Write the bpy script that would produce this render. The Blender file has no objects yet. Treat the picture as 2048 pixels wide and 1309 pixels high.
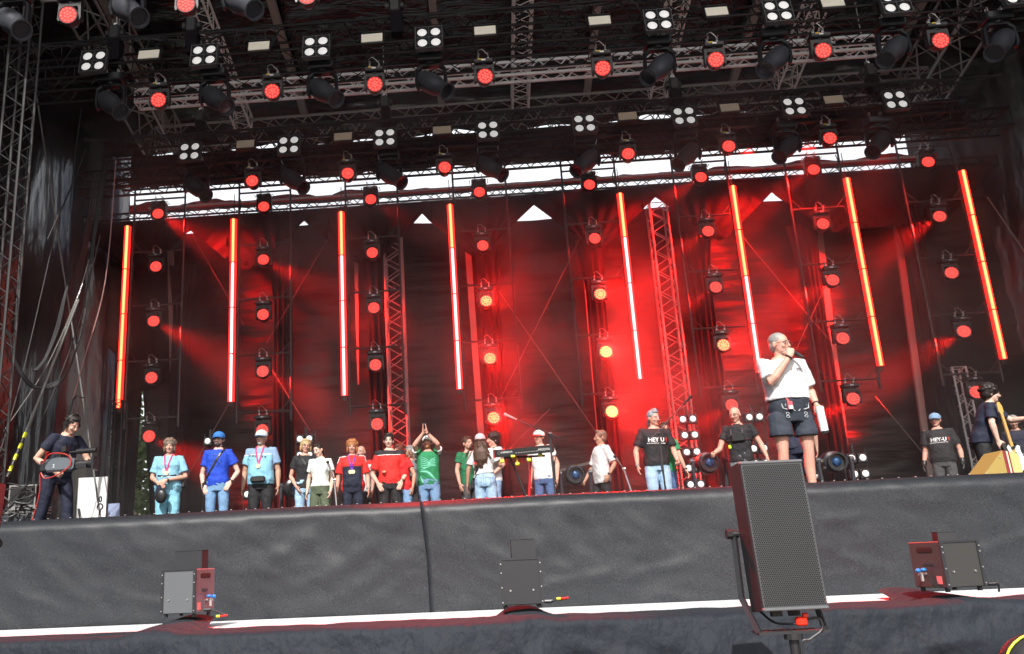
import bpy, bmesh, math, random
from mathutils import Vector, Matrix, Euler, noise
C = bpy.context
SC = C.scene
R = math.radians
random.seed(7)
# ------------------------------------------------------------------ camera
FPX, PITCH, YAW, ROLL, CX, CY = 1749.82, R(15.131), R(-3.18576), R(-2.55374), 854.96, 653.77
EYE = Vector((0, 0, 1.5))
AF = Vector((math.sin(YAW)*math.cos(PITCH), math.cos(YAW)*math.cos(PITCH), math.sin(PITCH)))
_r0 = Vector((math.cos(YAW), -math.sin(YAW), 0)); _u0 = _r0.cross(AF)
AR = _r0*math.cos(ROLL) + _u0*math.sin(ROLL); AU = -_r0*math.sin(ROLL) + _u0*math.cos(ROLL)
cd = bpy.data.cameras.new('camera'); cam = bpy.data.objects.new('camera', cd); SC.collection.objects.link(cam)
M3 = Matrix((AR, AU, -AF)).transposed()
cam.matrix_world = Matrix.Translation(EYE) @ M3.to_4x4()
cd.sensor_width = 36; cd.lens = FPX/2048*36
cd.shift_x = (1024-CX)/2048; cd.shift_y = (CY-654.5)/2048
cd.clip_start = .05; cd.clip_end = 3000
SC.camera = cam
# ------------------------------------------------------------------ world, sun, exposure
SUN_EL, SUN_AZ = R(44), R(-8)          # sun behind the photographer, a little to the left
w = bpy.data.worlds.new('World'); SC.world = w; w.use_nodes = True
nt = w.node_tree; bg = nt.nodes['Background']
sky = nt.nodes.new('ShaderNodeTexSky'); sky.sky_type = 'NISHITA'; sky.sun_disc = False
sky.sun_elevation = SUN_EL; sky.sun_rotation = math.pi + SUN_AZ; sky.dust_density = 3.5; sky.air_density = 1.0
bg.inputs[1].default_value = 0.12
# a bank of thin bright cloud stands in the part of the sky behind the stage
tcw = nt.nodes.new('ShaderNodeTexCoord'); sx_ = nt.nodes.new('ShaderNodeSeparateXYZ'); nt.links.new(tcw.outputs['Generated'], sx_.inputs[0])
mr_ = nt.nodes.new('ShaderNodeMapRange'); mr_.inputs[1].default_value = .45; mr_.inputs[2].default_value = .8; nt.links.new(sx_.outputs['Y'], mr_.inputs[0])
nzw = nt.nodes.new('ShaderNodeTexNoise'); nzw.inputs['Scale'].default_value = 5; nt.links.new(tcw.outputs['Generated'], nzw.inputs['Vector'])
mlw = nt.nodes.new('ShaderNodeMath'); mlw.operation = 'MULTIPLY_ADD'; nt.links.new(nzw.outputs['Fac'], mlw.inputs[0]); mlw.inputs[1].default_value = .5; mlw.inputs[2].default_value = .68
mm_ = nt.nodes.new('ShaderNodeMath'); mm_.operation = 'MULTIPLY'; mm_.use_clamp = True; nt.links.new(mlw.outputs[0], mm_.inputs[0]); nt.links.new(mr_.outputs[0], mm_.inputs[1])
mxw = nt.nodes.new('ShaderNodeMixRGB'); nt.links.new(mm_.outputs[0], mxw.inputs[0]); nt.links.new(sky.outputs[0], mxw.inputs[1]); mxw.inputs[2].default_value = (9.2, 9.6, 10, 1)
nt.links.new(mxw.outputs[0], bg.inputs[0])
sl = bpy.data.lights.new('sun', 'SUN'); so = bpy.data.objects.new('sun', sl); SC.collection.objects.link(so)
sl.energy = 4.6; sl.angle = R(.6); sl.color = (1, .955, .9)
_sd = Vector((-math.sin(-SUN_AZ)*math.cos(SUN_EL), -math.cos(SUN_AZ)*math.cos(SUN_EL), math.sin(SUN_EL)))
so.rotation_euler = _sd.to_track_quat('Z', 'Y').to_euler()
SC.view_settings.view_transform = 'Standard'; SC.view_settings.look = 'None'
SC.view_settings.exposure = 0.4; SC.view_settings.gamma = 1
SC.cycles.max_bounces = 6; SC.cycles.diffuse_bounces = 3; SC.cycles.volume_bounces = 0
SC.cycles.sample_clamp_indirect = 4; SC.cycles.caustics_reflective = False; SC.cycles.caustics_refractive = False
SC.cycles.use_denoising = True
# ------------------------------------------------------------------ pixel (2048 wide) to a point of the place
def ray(px, py): return AF*FPX + AR*(px-CX) - AU*(py-CY)
def P(px, py, Y=None, X=None, Z=None):
    d = ray(px, py)
    t = (Y-EYE.y)/d.y if Y is not None else (X-EYE.x)/d.x if X is not None else (Z-EYE.z)/d.z
    return EYE + d*t
# ------------------------------------------------------------------ materials
MATS = {}
def mat(name, col, rough=.6, metal=0., var=.12, vscale=6., bump=0., bscale=40., spec=.5, emit=None, estr=0., coat=0., sample=True, sheen=0., stretch=None, bdist=.01):
    if name in MATS: return MATS[name]
    m = bpy.data.materials.new(name); m.use_nodes = True; n = m.node_tree; b = n.nodes['Principled BSDF']
    b.inputs['Roughness'].default_value = rough; b.inputs['Metallic'].default_value = metal
    b.inputs['Specular IOR Level'].default_value = spec
    b.inputs['Coat Weight'].default_value = coat; b.inputs['Sheen Weight'].default_value = sheen
    tc = n.nodes.new('ShaderNodeTexCoord'); mp = n.nodes.new('ShaderNodeMapping'); n.links.new(tc.outputs['Object'], mp.inputs[0])
    if stretch: mp.inputs['Scale'].default_value = stretch
    tx = n.nodes.new('ShaderNodeTexNoise'); tx.inputs['Scale'].default_value = vscale; tx.inputs['Detail'].default_value = 5
    n.links.new(mp.outputs[0], tx.inputs['Vector'])
    rp = n.nodes.new('ShaderNodeMixRGB'); rp.inputs[1].default_value = (*[max(0, c*(1-var)) for c in col], 1); rp.inputs[2].default_value = (*[min(1, c*(1+var)) for c in col], 1)
    n.links.new(tx.outputs['Fac'], rp.inputs[0]); n.links.new(rp.outputs[0], b.inputs['Base Color'])
    if bump:
        t2 = n.nodes.new('ShaderNodeTexNoise'); t2.inputs['Scale'].default_value = bscale; t2.inputs['Detail'].default_value = 4
        n.links.new(mp.outputs[0], t2.inputs['Vector'])
        bm_ = n.nodes.new('ShaderNodeBump'); bm_.inputs['Strength'].default_value = bump; bm_.inputs['Distance'].default_value = bdist
        n.links.new(t2.outputs['Fac'], bm_.inputs['Height']); n.links.new(bm_.outputs[0], b.inputs['Normal'])
    if emit:
        b.inputs['Emission Color'].default_value = (*emit, 1); b.inputs['Emission Strength'].default_value = estr
        if not sample: m.cycles.emission_sampling = 'NONE'
    MATS[name] = m
    return m
# ------------------------------------------------------------------ mesh builder
class MB:
    def __init__(s): s.v = []; s.f = []; s.m = []; s.mi = 0
    def add(s, vs, fs):
        o = len(s.v); s.v += [Vector(v) for v in vs]; s.f += [tuple(i+o for i in f) for f in fs]; s.m += [s.mi]*len(fs); return s
    def box(s, c, d, rot=None, taper=1., top=None):
        """c centre, d full size; top=(sx,sy) scales the upper face"""
        tx, ty = top if top else (1, 1); out = []
        for z in (-.5, .5):
            kx, ky = (tx, ty) if z > 0 else (1, 1)
            for x, y in ((-.5, -.5), (.5, -.5), (.5, .5), (-.5, .5)):
                p = Vector((x*d[0]*kx, y*d[1]*ky, z*d[2]))
                if rot is not None: p = rot @ p
                out.append(p+Vector(c))
        return s.add(out, [(3, 2, 1, 0), (4, 5, 6, 7), (0, 1, 5, 4), (1, 2, 6, 5), (2, 3, 7, 6), (3, 0, 4, 7)])
    def rbox(s, c, d, b=.01, rot=None):
        """box with chamfered edges"""
        hx, hy, hz = [q/2 for q in d]; b = min(b, hx*.9, hy*.9, hz*.9); rings = []
        for z, k in ((-hz, b), (-hz+b, 0), (hz-b, 0), (hz, b)):
            x, y = hx-k, hy-k
            rings.append([(-x+b*(k == 0), -y, z), (x-b*(k == 0), -y, z), (x, -y+b*(k == 0), z), (x, y-b*(k == 0), z), (x-b*(k == 0), y, z), (-x+b*(k == 0), y, z), (-x, y-b*(k == 0), z), (-x, -y+b*(k == 0), z)] if k == 0 else
                         [(-x+b*.3, -y, z), (x-b*.3, -y, z), (x, -y+b*.3, z), (x, y-b*.3, z), (x-b*.3, y, z), (-x+b*.3, y, z), (-x, y-b*.3, z), (-x, -y+b*.3, z)])
        vs = [Vector(p) for r_ in rings for p in r_]
        if rot is not None: vs = [rot @ p for p in vs]
        vs = [p+Vector(c) for p in vs]; fs = [tuple(range(7, -1, -1)), tuple(range(24, 32))]
        for k in range(3):
            for i in range(8): fs.append((k*8+i, k*8+(i+1) % 8, k*8+8+(i+1) % 8, k*8+8+i))
        return s.add(vs, fs)
    def loft(s, rings, cap=True):
        n = len(rings[0]); vs = [p for r_ in rings for p in r_]; fs = []
        for k in range(len(rings)-1):
            for i in range(n): fs.append((k*n+i, k*n+(i+1) % n, (k+1)*n+(i+1) % n, (k+1)*n+i))
        if cap: fs += [tuple(range(n-1, -1, -1)), tuple(range((len(rings)-1)*n, len(rings)*n))]
        return s.add(vs, fs)
    def tube(s, pts, r, n=6, cap=True, flat=None):
        """tube along pts; r number or list; flat=(normal, ratio) squashes the section along normal"""
        pts = [Vector(p) for p in pts]; rs = r if isinstance(r, (list, tuple)) else [r]*len(pts)
        t0 = (pts[1]-pts[0]).normalized(); a = Vector((0, 0, 1)) if abs(t0.z) < .9 else Vector((1, 0, 0))
        u = t0.cross(a).normalized(); rings = []
        for k, p in enumerate(pts):
            t = (pts[min(k+1, len(pts)-1)]-pts[max(k-1, 0)])
            t = t.normalized() if t.length > 1e-9 else t0
            if t.dot(t0) < -.3: t = -t          # a fold back keeps the section's sense
            t0 = t
            u = (u - t*u.dot(t)); u = u.normalized() if u.length > 1e-6 else t.orthogonal().normalized()
            v = t.cross(u); ring = []
            for i in range(n):
                q = u*math.cos(2*math.pi*i/n)*rs[k] + v*math.sin(2*math.pi*i/n)*rs[k]
                if flat: q -= flat[0]*q.dot(flat[0])*(1-flat[1])
                ring.append(p+q)
            rings.append(ring)
        return s.loft(rings, cap)
    def caps(s, pts, rs, n=12, flat=None):
        """limb: tube with rounded ends"""
        pts = [Vector(p) for p in pts]; a = (pts[0]-pts[1]).normalized(); b = (pts[-1]-pts[-2]).normalized(); P_ = []; Q = []
        for ang in (85, 60, 30): P_.append(pts[0]+a*rs[0]*math.sin(R(ang))); Q.append(rs[0]*math.cos(R(ang)))
        P_ += pts; Q += list(rs)
        for ang in (30, 60, 85): P_.append(pts[-1]+b*rs[-1]*math.sin(R(ang))); Q.append(rs[-1]*math.cos(R(ang)))
        return s.tube(P_, Q, n, True, flat)
    def ell(s, c, r, rot=None, n=14, m=9):
        rings = []
        for k in range(m+1):
            a = -math.pi/2+math.pi*(k+.001 if k == 0 else k-.001 if k == m else k)/m
            ring = []
            for i in range(n):
                p = Vector((r[0]*math.cos(a)*math.cos(2*math.pi*i/n), r[1]*math.cos(a)*math.sin(2*math.pi*i/n), r[2]*math.sin(a)))
                if rot is not None: p = rot @ p
                ring.append(p+Vector(c))
            rings.append(ring)
        return s.loft(rings)
    def disc(s, c, nrm, r, n=12, thick=0.):
        nrm = Vector(nrm).normalized(); c = Vector(c)
        if thick: return s.tube([c, c+nrm*thick], r, n)
        u = nrm.orthogonal().normalized(); v = nrm.cross(u)
        return s.add([c+u*r*math.cos(2*math.pi*i/n)+v*r*math.sin(2*math.pi*i/n) for i in range(n)], [tuple(range(n))])
    def ring(s, c, nrm, r, t, n=16, k=5):
        nrm = Vector(nrm).normalized(); c = Vector(c); u = nrm.orthogonal().normalized(); v = nrm.cross(u); vs = []; fs = []
        for i in range(n):
            a = 2*math.pi*i/n; d = u*math.cos(a)+v*math.sin(a)
            for j in range(k):
                b = 2*math.pi*j/k; vs.append(c+d*(r+t*math.cos(b))+nrm*t*math.sin(b))
        for i in range(n):
            for j in range(k): fs.append((i*k+j, ((i+1) % n)*k+j, ((i+1) % n)*k+(j+1) % k, i*k+(j+1) % k))
        return s.add(vs, fs)
    def prism(s, pts2, y0, y1, ax='y'):
        """polygon pts2 (x,z) extruded in y"""
        n = len(pts2); A = [(p[0], y0, p[1]) for p in pts2]+[(p[0], y1, p[1]) for p in pts2]
        if ax == 'z': A = [(p[0], p[1], y0) for p in pts2]+[(p[0], p[1], y1) for p in pts2]
        if ax == 'x': A = [(y0, p[0], p[1]) for p in pts2]+[(y1, p[0], p[1]) for p in pts2]
        return s.add(A, [tuple(range(n)), tuple(range(2*n-1, n-1, -1))]+[(i, n+i, n+(i+1) % n, (i+1) % n) for i in range(n)])
    def grid(s, nx, ny, fn, thick=0.):
        vs = [fn(i/nx, j/ny) for j in range(ny+1) for i in range(nx+1)]
        fs = [(j*(nx+1)+i, j*(nx+1)+i+1, (j+1)*(nx+1)+i+1, (j+1)*(nx+1)+i) for j in range(ny) for i in range(nx)]
        return s.add(vs, fs)
    def xf(s, M):
        s.v = [M @ p for p in s.v]; return s
    def build(s, name, mt, parent=None, smooth=False, loc=None):
        me = bpy.data.meshes.new(name); me.from_pydata([tuple(p) for p in s.v], [], s.f)
        for m_ in (mt if isinstance(mt, (list, tuple)) else [mt]): me.materials.append(m_)
        if isinstance(mt, (list, tuple)): me.polygons.foreach_set('material_index', s.m)
        b = bmesh.new(); b.from_mesh(me); bmesh.ops.recalc_face_normals(b, faces=b.faces); b.to_mesh(me); b.free()
        me.polygons.foreach_set('use_smooth', [smooth]*len(me.polygons))
        if smooth: 
            try: me.set_sharp_from_angle(angle=R(40))
            except Exception: pass
        return link(name, me, parent, loc)
def link(name, me, parent=None, loc=None):
    o = bpy.data.objects.new(name, me); SC.collection.objects.link(o)
    if parent is not None: o.parent = parent
    if loc is not None: o.location = loc
    return o
def solid(o, t, off=0.):
    """gives a sheet its thickness"""
    m = o.modifiers.new('thickness', 'SOLIDIFY'); m.thickness = t; m.offset = off; return o
def tag(o, label=None, cat=None, group=None, kind=None):
    if label: o['label'] = label
    if cat: o['category'] = cat
    if group: o['group'] = group
    if kind: o['kind'] = kind
    return o
def thing(name, label, cat, loc=(0, 0, 0), rot=(0, 0, 0), group=None):
    o = bpy.data.objects.new(name, None); SC.collection.objects.link(o); o.location = loc; o.rotation_euler = rot; o.empty_display_size = .1
    return tag(o, label, cat, group)
KIDS = {}
def kids(o):
    return [c for c in SC.collection.objects if c.parent == o]
def dup(o, parent=None, tree=None):
    """copy of a thing with copies of its parts and their sub-parts"""
    if tree is None: tree = {}; [tree.setdefault(c.parent.name, []).append(c) for c in SC.collection.objects if c.parent]
    c = o.copy(); SC.collection.objects.link(c)
    if parent is not None: c.parent = parent
    for ch in tree.get(o.name, []): dup(ch, c, tree)
    return c
ORD = ['first', 'second', 'third', 'fourth', 'fifth', 'sixth', 'seventh', 'eighth', 'ninth', 'tenth', 'eleventh', 'twelfth']
def rotz(a): return Matrix.Rotation(a, 3, 'Z')
def textmesh(name, s, size, mt, parent, M, depth=.002, bold=0., align='CENTER'):
    cu = bpy.data.curves.new(name, 'FONT'); cu.body = s; cu.size = size; cu.extrude = depth; cu.offset = bold; cu.align_x = align; cu.align_y = 'CENTER'; cu.resolution_u = 2
    t = bpy.data.objects.new(name, cu); WS.collection.objects.link(t)
    WS.view_layers[0].update(); dg = WS.view_layers[0].depsgraph; me = bpy.data.meshes.new_from_object(t.evaluated_get(dg)); bpy.data.objects.remove(t)
    me.transform(M); me.materials.clear(); me.materials.append(mt)
    return link(name, me, parent)
# ------------------------------------------------------------------ materials in use
DECK = 1.97
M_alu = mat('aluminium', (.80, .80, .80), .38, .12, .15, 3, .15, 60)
M_tow = mat('weathered_aluminium', (.36, .36, .36), .42, .3, .2, 3, .15, 60)  # aluminium toned down for the towers to temper the red light on them
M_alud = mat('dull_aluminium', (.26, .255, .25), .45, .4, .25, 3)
M_blk = mat('black_truss_paint', (.010, .010, .011), .42, .0, .3, 4, spec=.35)
M_blkm = mat('black_powder_coat', (.022, .022, .024), .42, 0, .25, 8, .25, 120, bdist=.002)
M_plas = mat('black_plastic', (.02, .021, .025), .33, 0, .2, 5)
M_gun = mat('charcoal_plastic', (.05, .054, .065), .36, 0, .2, 5)
M_zinc = mat('zinc_plated', (.62, .62, .62), .3, .8, .2, 20)
M_tarp = mat('black_tarpaulin', (.009, .0095, .012), .27, 0, .3, 1.2, .9, 1.6, stretch=(1, 1, .35), bdist=.12, spec=.95)
M_back = mat('black_backdrop_sheet', (.0085, .008, .0095), .36, 0, .25, 1.5, 1.0, 1.3, stretch=(.35, 1, 2.6), bdist=.06, spec=.30)
M_roof = mat('black_roof_membrane', (.007, .007, .008), .24, 0, .3, 1.0, 1.0, 1.3, stretch=(.25, 2.2, 1), bdist=.22, spec=.8)
M_molt = mat('black_molton_drape', (.011, .0095, .013), .85, 0, .3, 5, .3, 30, spec=.12)
M_grey = mat('grey_weathered_beam', (.30, .28, .26), .6, .1, .25, 2.5, .3, 20, stretch=(1, 1, .3))
M_cab = mat('black_rubber_cable', (.02, .02, .022), .5)
M_rope = mat('pale_rope', (.15, .15, .145), .8)
M_white = mat('white_painted_metal', (.78, .79, .80), .45, 0, .05, 3)
M_redcloth = mat('red_cloth', (.55, .012, .015), .75, 0, .3, 4, .6, 9)

# ------------------------------------------------------------------ ground and stage floor
g = MB(); g.add([(-400, -300, 0), (400, -300, 0), (400, 900, 0), (-400, 900, 0)], [(0, 1, 2, 3)])
tag(g.build('ground', mat('pit_asphalt', (.20, .20, .19), .85, 0, .3, 3, .4, 80)), kind='structure')
d = MB(); d.box((2, 14.6, DECK-.06), (32, 14.9, .12)); tag(d.build('stage_floor', mat('stage_plywood', (.05, .048, .046), .55, 0, .3, 2)), kind='structure')

# ------------------------------------------------------------------ front skirt of the stage: two cloths meeting at a slanting seam
def skirt_mat():
    m = mat('woven_skirt_mesh', (.062, .066, .072), .55, 0, .12, 2, .0)
    n = m.node_tree; b = n.nodes['Principled BSDF']
    tc = n.nodes.new('ShaderNodeTexCoord'); nz = n.nodes.new('ShaderNodeTexNoise'); nz.inputs['Scale'].default_value = 140; nz.inputs['Detail'].default_value = 2
    n.links.new(tc.outputs['Object'], nz.inputs['Vector'])
    cr = n.nodes.new('ShaderNodeValToRGB'); cr.color_ramp.elements[0].position = .42; cr.color_ramp.elements[0].color = (.010, .0125, .016, 1)
    cr.color_ramp.elements[1].position = .72; cr.color_ramp.elements[1].color = (.037, .042, .050, 1)
    n.links.new(nz.outputs['Fac'], cr.inputs[0]); n.links.new(cr.outputs[0], b.inputs['Base Color'])
    bm_ = n.nodes.new('ShaderNodeBump'); bm_.inputs['Strength'].default_value = .3; bm_.inputs['Distance'].default_value = .003
    n.links.new(nz.outputs['Fac'], bm_.inputs['Height']); n.links.new(bm_.outputs[0], b.inputs['Normal'])
    b.inputs['Roughness'].default_value = .5; b.inputs['Specular IOR Level'].default_value = .45
    return m
M_skirt = skirt_mat()
def fold(x, z, x0, z0, x1, z1, wd, amp):
    """a straight crease from (x0,z0) to (x1,z1)"""
    dx, dz = x1-x0, z1-z0; L = dx*dx+dz*dz; t = ((x-x0)*dx+(z-z0)*dz)/L; tt = max(0, min(1, t))
    d2 = math.hypot(x-x0-dx*tt, z-z0-dz*tt); e = math.sin(math.pi*max(.02, min(.98, t))) if 0 < t < 1 else 0
    return amp*math.exp(-(d2/wd)**2)*e
def seam_x(z): return -.52 + (1.97-z)*.10 if z > 1.5 else -.473+(1.5-z)*.02
SF = [(-3.7, 1.75, -3.1, 1.3, .03, .03), (-2.9, 1.35, -2.2, 1.22, .04, .03), (-3.4, 1.45, -2.6, 1.62, .05, -.02), (-1.9, 1.45, -1.2, 1.85, .07, .045), (-1.6, 1.3, -.7, 1.75, .06, .04), (-1.25, 1.2, -.6, 1.6, .05, .035),
      (-.95, 1.22, -.52, 1.45, .035, .03), (-2.4, 1.7, -1.8, 1.9, .05, .02), (.2, 1.2, 1.1, 1.45, .05, .025), (.9, 1.28, 1.7, 1.5, .05, .03), (2.5, 1.65, 2.9, 1.75, .04, .04), (2.6, 1.45, 2.95, 1.3, .05, .045), (3.2, 1.3, 4.3, 1.6, .05, .03),
      (.5, 1.85, .9, 1.35, .03, .015), (2.2, 1.25, 3.2, 1.33, .04, .02), (3.0, 1.85, 3.6, 1.7, .05, .02), (-2.9, 1.85, -2.5, 1.5, .03, .02), (-3.9, 1.5, -3.3, 1.2, .05, .04)]
def skirt_pt(x, s):
    """s 0 at the deck edge (behind), 1 at the foot"""
    if s < .18:
        a = s/.18*math.pi/2; y = 7.14-.14*math.sin(a)*1.0; z = DECK+.012-.095*(1-math.cos(a))
    else: y = 7.0; z = DECK-.083-(s-.18)/.82*(DECK-.083-1.12)
    y -= (.014*noise.noise(Vector((x*.8, z*1.0, 3)))+.007*(1-2.6*abs(noise.noise(Vector((x*1.5-z*1.6, z*1.2+x*.4, 31)))))+.006*(1-2.6*abs(noise.noise(Vector((x*3.6+z*2.4, z*2.6, 41)))))+.003*noise.noise(Vector((x*3.1-z*2.5, z*3.5, 8)))+.005*noise.noise(Vector((x*8+z*6, z*9, 5))))*min(1, s*6)
    for f_ in SF: y -= fold(x+.05*noise.noise(Vector((x*3, z*3, 1))), z+.05*noise.noise(Vector((x*3, z*3, 21))), *f_)*.32
    return Vector((x, y, z+.008*noise.noise(Vector((x*.9, 5, 0)))))
k1 = MB(); k1.grid(230, 50, lambda u, v: (lambda xe: skirt_pt(-14+u*(xe+14), v))(seam_x(DECK-.85*v)+.05)+Vector((0, .01, 0)))
o = k1.build('stage_skirt', M_skirt, smooth=True); solid(o, .004)
tag(o, 'creased dark woven cloth skirting the stage front left of the seam', 'stage skirt', 'woven cloths skirting the stage front')
def sk2(u, v):
    z = DECK-.85*v; xs = seam_x(z); p = skirt_pt(xs+u*u*.3*0+u*(16-xs), v); e = max(0, 1-(p.x-xs)/.05)
    p.y -= .012+.02*math.sin(min(1, (p.x-xs)/.05)*math.pi/2)*(1 if p.x-xs < .05 else math.exp(-(p.x-xs-.05)/.08)); return p
k2 = MB(); k2.grid(420, 50, sk2); o = k2.build('stage_skirt', M_skirt, smooth=True); solid(o, .004)
tag(o, 'long dark woven cloth skirting the stage front right of the seam', 'stage skirt', 'woven cloths skirting the stage front')
# hem flap at the foot of the seam
# staples along the deck edge
# ------------------------------------------------------------------ front ledge (white, sunlit) with the navy cloth hanging from it
lg = MB(); lg.box((1, 6.42, 1.10), (26, 1.1, .08)); led = lg.build('front_ledge', mat('white_ledge_board', (.74, .75, .76), .5, 0, .06, 2))
tag(led, 'white board ledge running along the foot of the stage skirt', 'ledge')
LF = [(-3.9, .1, -3.8, 1.0, .08, .05), (-3.3, .2, -3.0, 1.0, .07, .04), (-1.62, 1.1, -1.9, .2, .06, .05), (-1.62, 1.1, -1.5, .2, .05, .045), (-1.66, 1.1, -2.4, .6, .05, .05), (-1.6, 1.1, -1.1, .5, .05, .04), (-.3, 1.1, -.45, .1, .05, .05), (-.15, 1.12, -.2, .1, .03, .04),
      (-.05, 1.1, .05, .1, .05, .05), (-.5, 1.1, -1.0, .5, .05, .04), (.1, 1.1, .6, .5, .06, .05), (.3, 1.1, 1.2, .7, .05, .035), (2.0, .8, 2.6, .6, .05, .05), (2.5, .55, 3.3, .85, .05, .05), (2.2, .9, 3.0, 1.05, .05, .03), (3.0, .5, 3.6, .7, .04, .04), (3.4, 1.1, 3.5, .3, .05, .04), (-2.6, .9, -2.2, .3, .06, .04)]
BOXES = [(P(375, 1233, Y=6.15), .16), (P(1045, 1216, Y=5.95), .14), (P(1903, 1182, Y=5.62), .155)]
def bumps(x):
    e = [math.exp(-((x-p.x)/wd)**4) for p, wd in BOXES]; return max(e), max(k*max(0, p.z-1.156) for k, (p, wd) in zip(e, BOXES))
def low_pt(u, v):
    x = -11+u*24
    sag = .03*noise.noise(Vector((x*.9, 1.5, 2)))+.05*math.exp(-((x+1.62)/.35)**2)*0
    if v < .22:
        s = v/.22; bu = bumps(x); y = 5.9-(.42+.07*max(0, min(1, (x+1)/3)))*s + (.04+.06*noise.noise(Vector((x*.8, 4, 1)))+1.0*min(1, bu[0]*1.3)*.46)*(1-s); z = 1.150+.010*noise.noise(Vector((x*5, s*3, 7)))*(1-s*.5)+bu[1]*(1-.6*s)
    else:
        s = (v-.22)/.78; a = min(1, s/.05); y = 5.48-.07*max(0,min(1,(x+1)/3))-.035*math.sin(a*math.pi/2); z = 1.150+bumps(x)[1]*.4*(1-a)-.035*(1-math.cos(a*math.pi/2))-max(0, s-.05)/.95*1.10
        k = min(1, s*4)
        y -= k*(.06*noise.noise(Vector((x*1.1, z*1.2, 9)))+.035*(1-2*abs(noise.noise(Vector((x*1.6+z*1.8, z*1.4-x*.5, 12)))))+.016*(1-2*abs(noise.noise(Vector((x*3.2-z*3, z*3, 5)))))+.008*noise.noise(Vector((x*9, z*7, 2)))+.05*s)
        for f_ in LF: y -= fold(x, z, *f_)*k*1.3
    return Vector((x, y, z))
lo = MB(); lo.grid(520, 64, low_pt)
M_navy = mat('navy_black_cloth', (.012, .0165, .024), .72, 0, .25, 4, 1.0, 7, sheen=.04, spec=.3, bdist=.05, stretch=(1, 1, .7))
o = lo.build('barrier_cloth', M_navy, smooth=True); solid(o, .004); tag(o, 'navy black cloth draped over the ledge and down to the pit', 'cloth')

# ------------------------------------------------------------------ trusses
def truss(a, b, s, r, bay, n=5, up=(0, 0, 1), tri=False, rb=None, ladder=False, hs=None):
    """one truss as one mesh: chords with zigzag braces"""
    a = Vector(a); b = Vector(b); t = (b-a).normalized(); L = (b-a).length; up = Vector(up); sd = t.cross(up).normalized(); up = sd.cross(t).normalized()
    m = MB(); rb = rb or r*.45; h = (hs or s)/2
    offs = [sd*s/2+up*h, -sd*s/2+up*h, -sd*s/2-up*h, sd*s/2-up*h]
    if tri: offs = [sd*s/2+up*h, -sd*s/2+up*h, -up*h]
    if ladder: offs = [up*h, -up*h]
    for o_ in offs: m.tube([a+o_, b+o_], r, n+1)
    k = max(1, round(L/bay)); prs = [(i, (i+1) % len(offs)) for i in range(len(offs))] if not ladder else [(0, 1)]
    for q, (i, j) in enumerate(prs):
        for c in range(k):
            p0 = a+t*(L*c/k); p1 = a+t*(L*(c+1)/k); pm = (p0+p1)/2
            m.tube([p0+offs[i], pm+offs[j]], rb, 4, False); m.tube([pm+offs[j], p1+offs[i]], rb, 4, False)
        for p in (a, b): m.tube([p+offs[i], p+offs[j]], rb, 4, False)
    return m
def put(m, name, mt, label, cat='truss', group=None):
    return tag(m.build(name, mt), label, cat, group)
XL, XR = -7.7, 11.3           # the roof's side edges
def zroof(y): return 12.62 + (20.0-y)*.228
# roof membrane
rm = MB()
def roof_pt(u, v):
    x = -12.2+u*29; y = 4.5+v*16.4; z = zroof(y)+.62-max(0, y-20.35)*(13.1-P(1100, 232, Y=20.6).z)/.55  # sheeting runs past the side trusses, added to keep sun off the walls
    z += -.10*abs(math.sin((x+7.5)/2.45*math.pi))*1 + .10*noise.noise(Vector((x*.5, y*1.6, 1)))+.05*noise.noise(Vector((x*1.2, y*4.5, 6)))+.025*noise.noise(Vector((x*2.2, y*9, 16)))
    return Vector((x, y, z))
rm.grid(140, 210, roof_pt); o = rm.build('stage_roof', M_roof, smooth=True); solid(o, .01, 1.)
tag(o, 'black sheeting stretched over the rafters as the stage roof', 'roof')
for i, (px, py) in enumerate([(330, 268), (608, 251), (884, 234), (1176, 206), (1468, 183), (1771, 140)]):
    x = P(px, py, Y=20.2).x; m = MB(); n_ = Vector((0, -.222, .975))
    m.box((x, 12.4, zroof(12.4)+.34), (.17, 16.2, .16), Matrix.Rotation(-math.atan(.228), 3, 'X'))
    put(m, 'roof_rafter', M_grey, f'flat grey roof rafter sloping back under the black sheeting, {ORD[i]} from the left', 'rafter', 'flat grey rafters under the roof')
LL = ['silver roof truss running front to back near the left side, over the second glowing tube', 'silver roof truss running front to back over the middle of the stage', 'silver roof truss running front to back, first one right of the middle', 'silver roof truss running front to back nearest the right roof edge truss']
for i, (px, py) in enumerate([(487, 258), (1042, 232), (1318, 215), (1572, 190)]):
    x = P(px, py, Y=20.0).x
    put(truss((x, 4.6, zroof(4.6)), (x, 20.1, zroof(20.1)), .40, .028, .42), 'roof_truss', M_alu, LL[i], 'truss', 'silver trusses under the roof')
for x, l in ((XL, 'big dull roof edge truss slanting down along the left side wall'), (XR, 'big dull roof edge truss slanting down along the right side wall')):
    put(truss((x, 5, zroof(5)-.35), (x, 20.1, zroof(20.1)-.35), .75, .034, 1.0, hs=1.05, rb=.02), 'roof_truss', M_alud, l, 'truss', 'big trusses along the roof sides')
put(truss((XL-.2, 20.2, 12.35), (XR+.2, 20.2, 12.45), .5, .034, .9, hs=.62, rb=.018), 'roof_truss', M_alud, 'long grey truss closing the roof at the back above the white sky gap', 'truss')
mk = MB()
def mk_pt(u, v):
    x = XL-.4+u*(XR-XL+.6); z = P(1100, 321, Y=19.0).z*(1-v)+P(1100, 256, Y=19.0).z*v
    return Vector((x, 19.0+.05*math.sin(x*9)*.4+.05*noise.noise(Vector((x, z, 0))), z+.09*noise.noise(Vector((x*1.1, v, 2)))+.05*noise.noise(Vector((x*5, v, 9)))))
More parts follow.
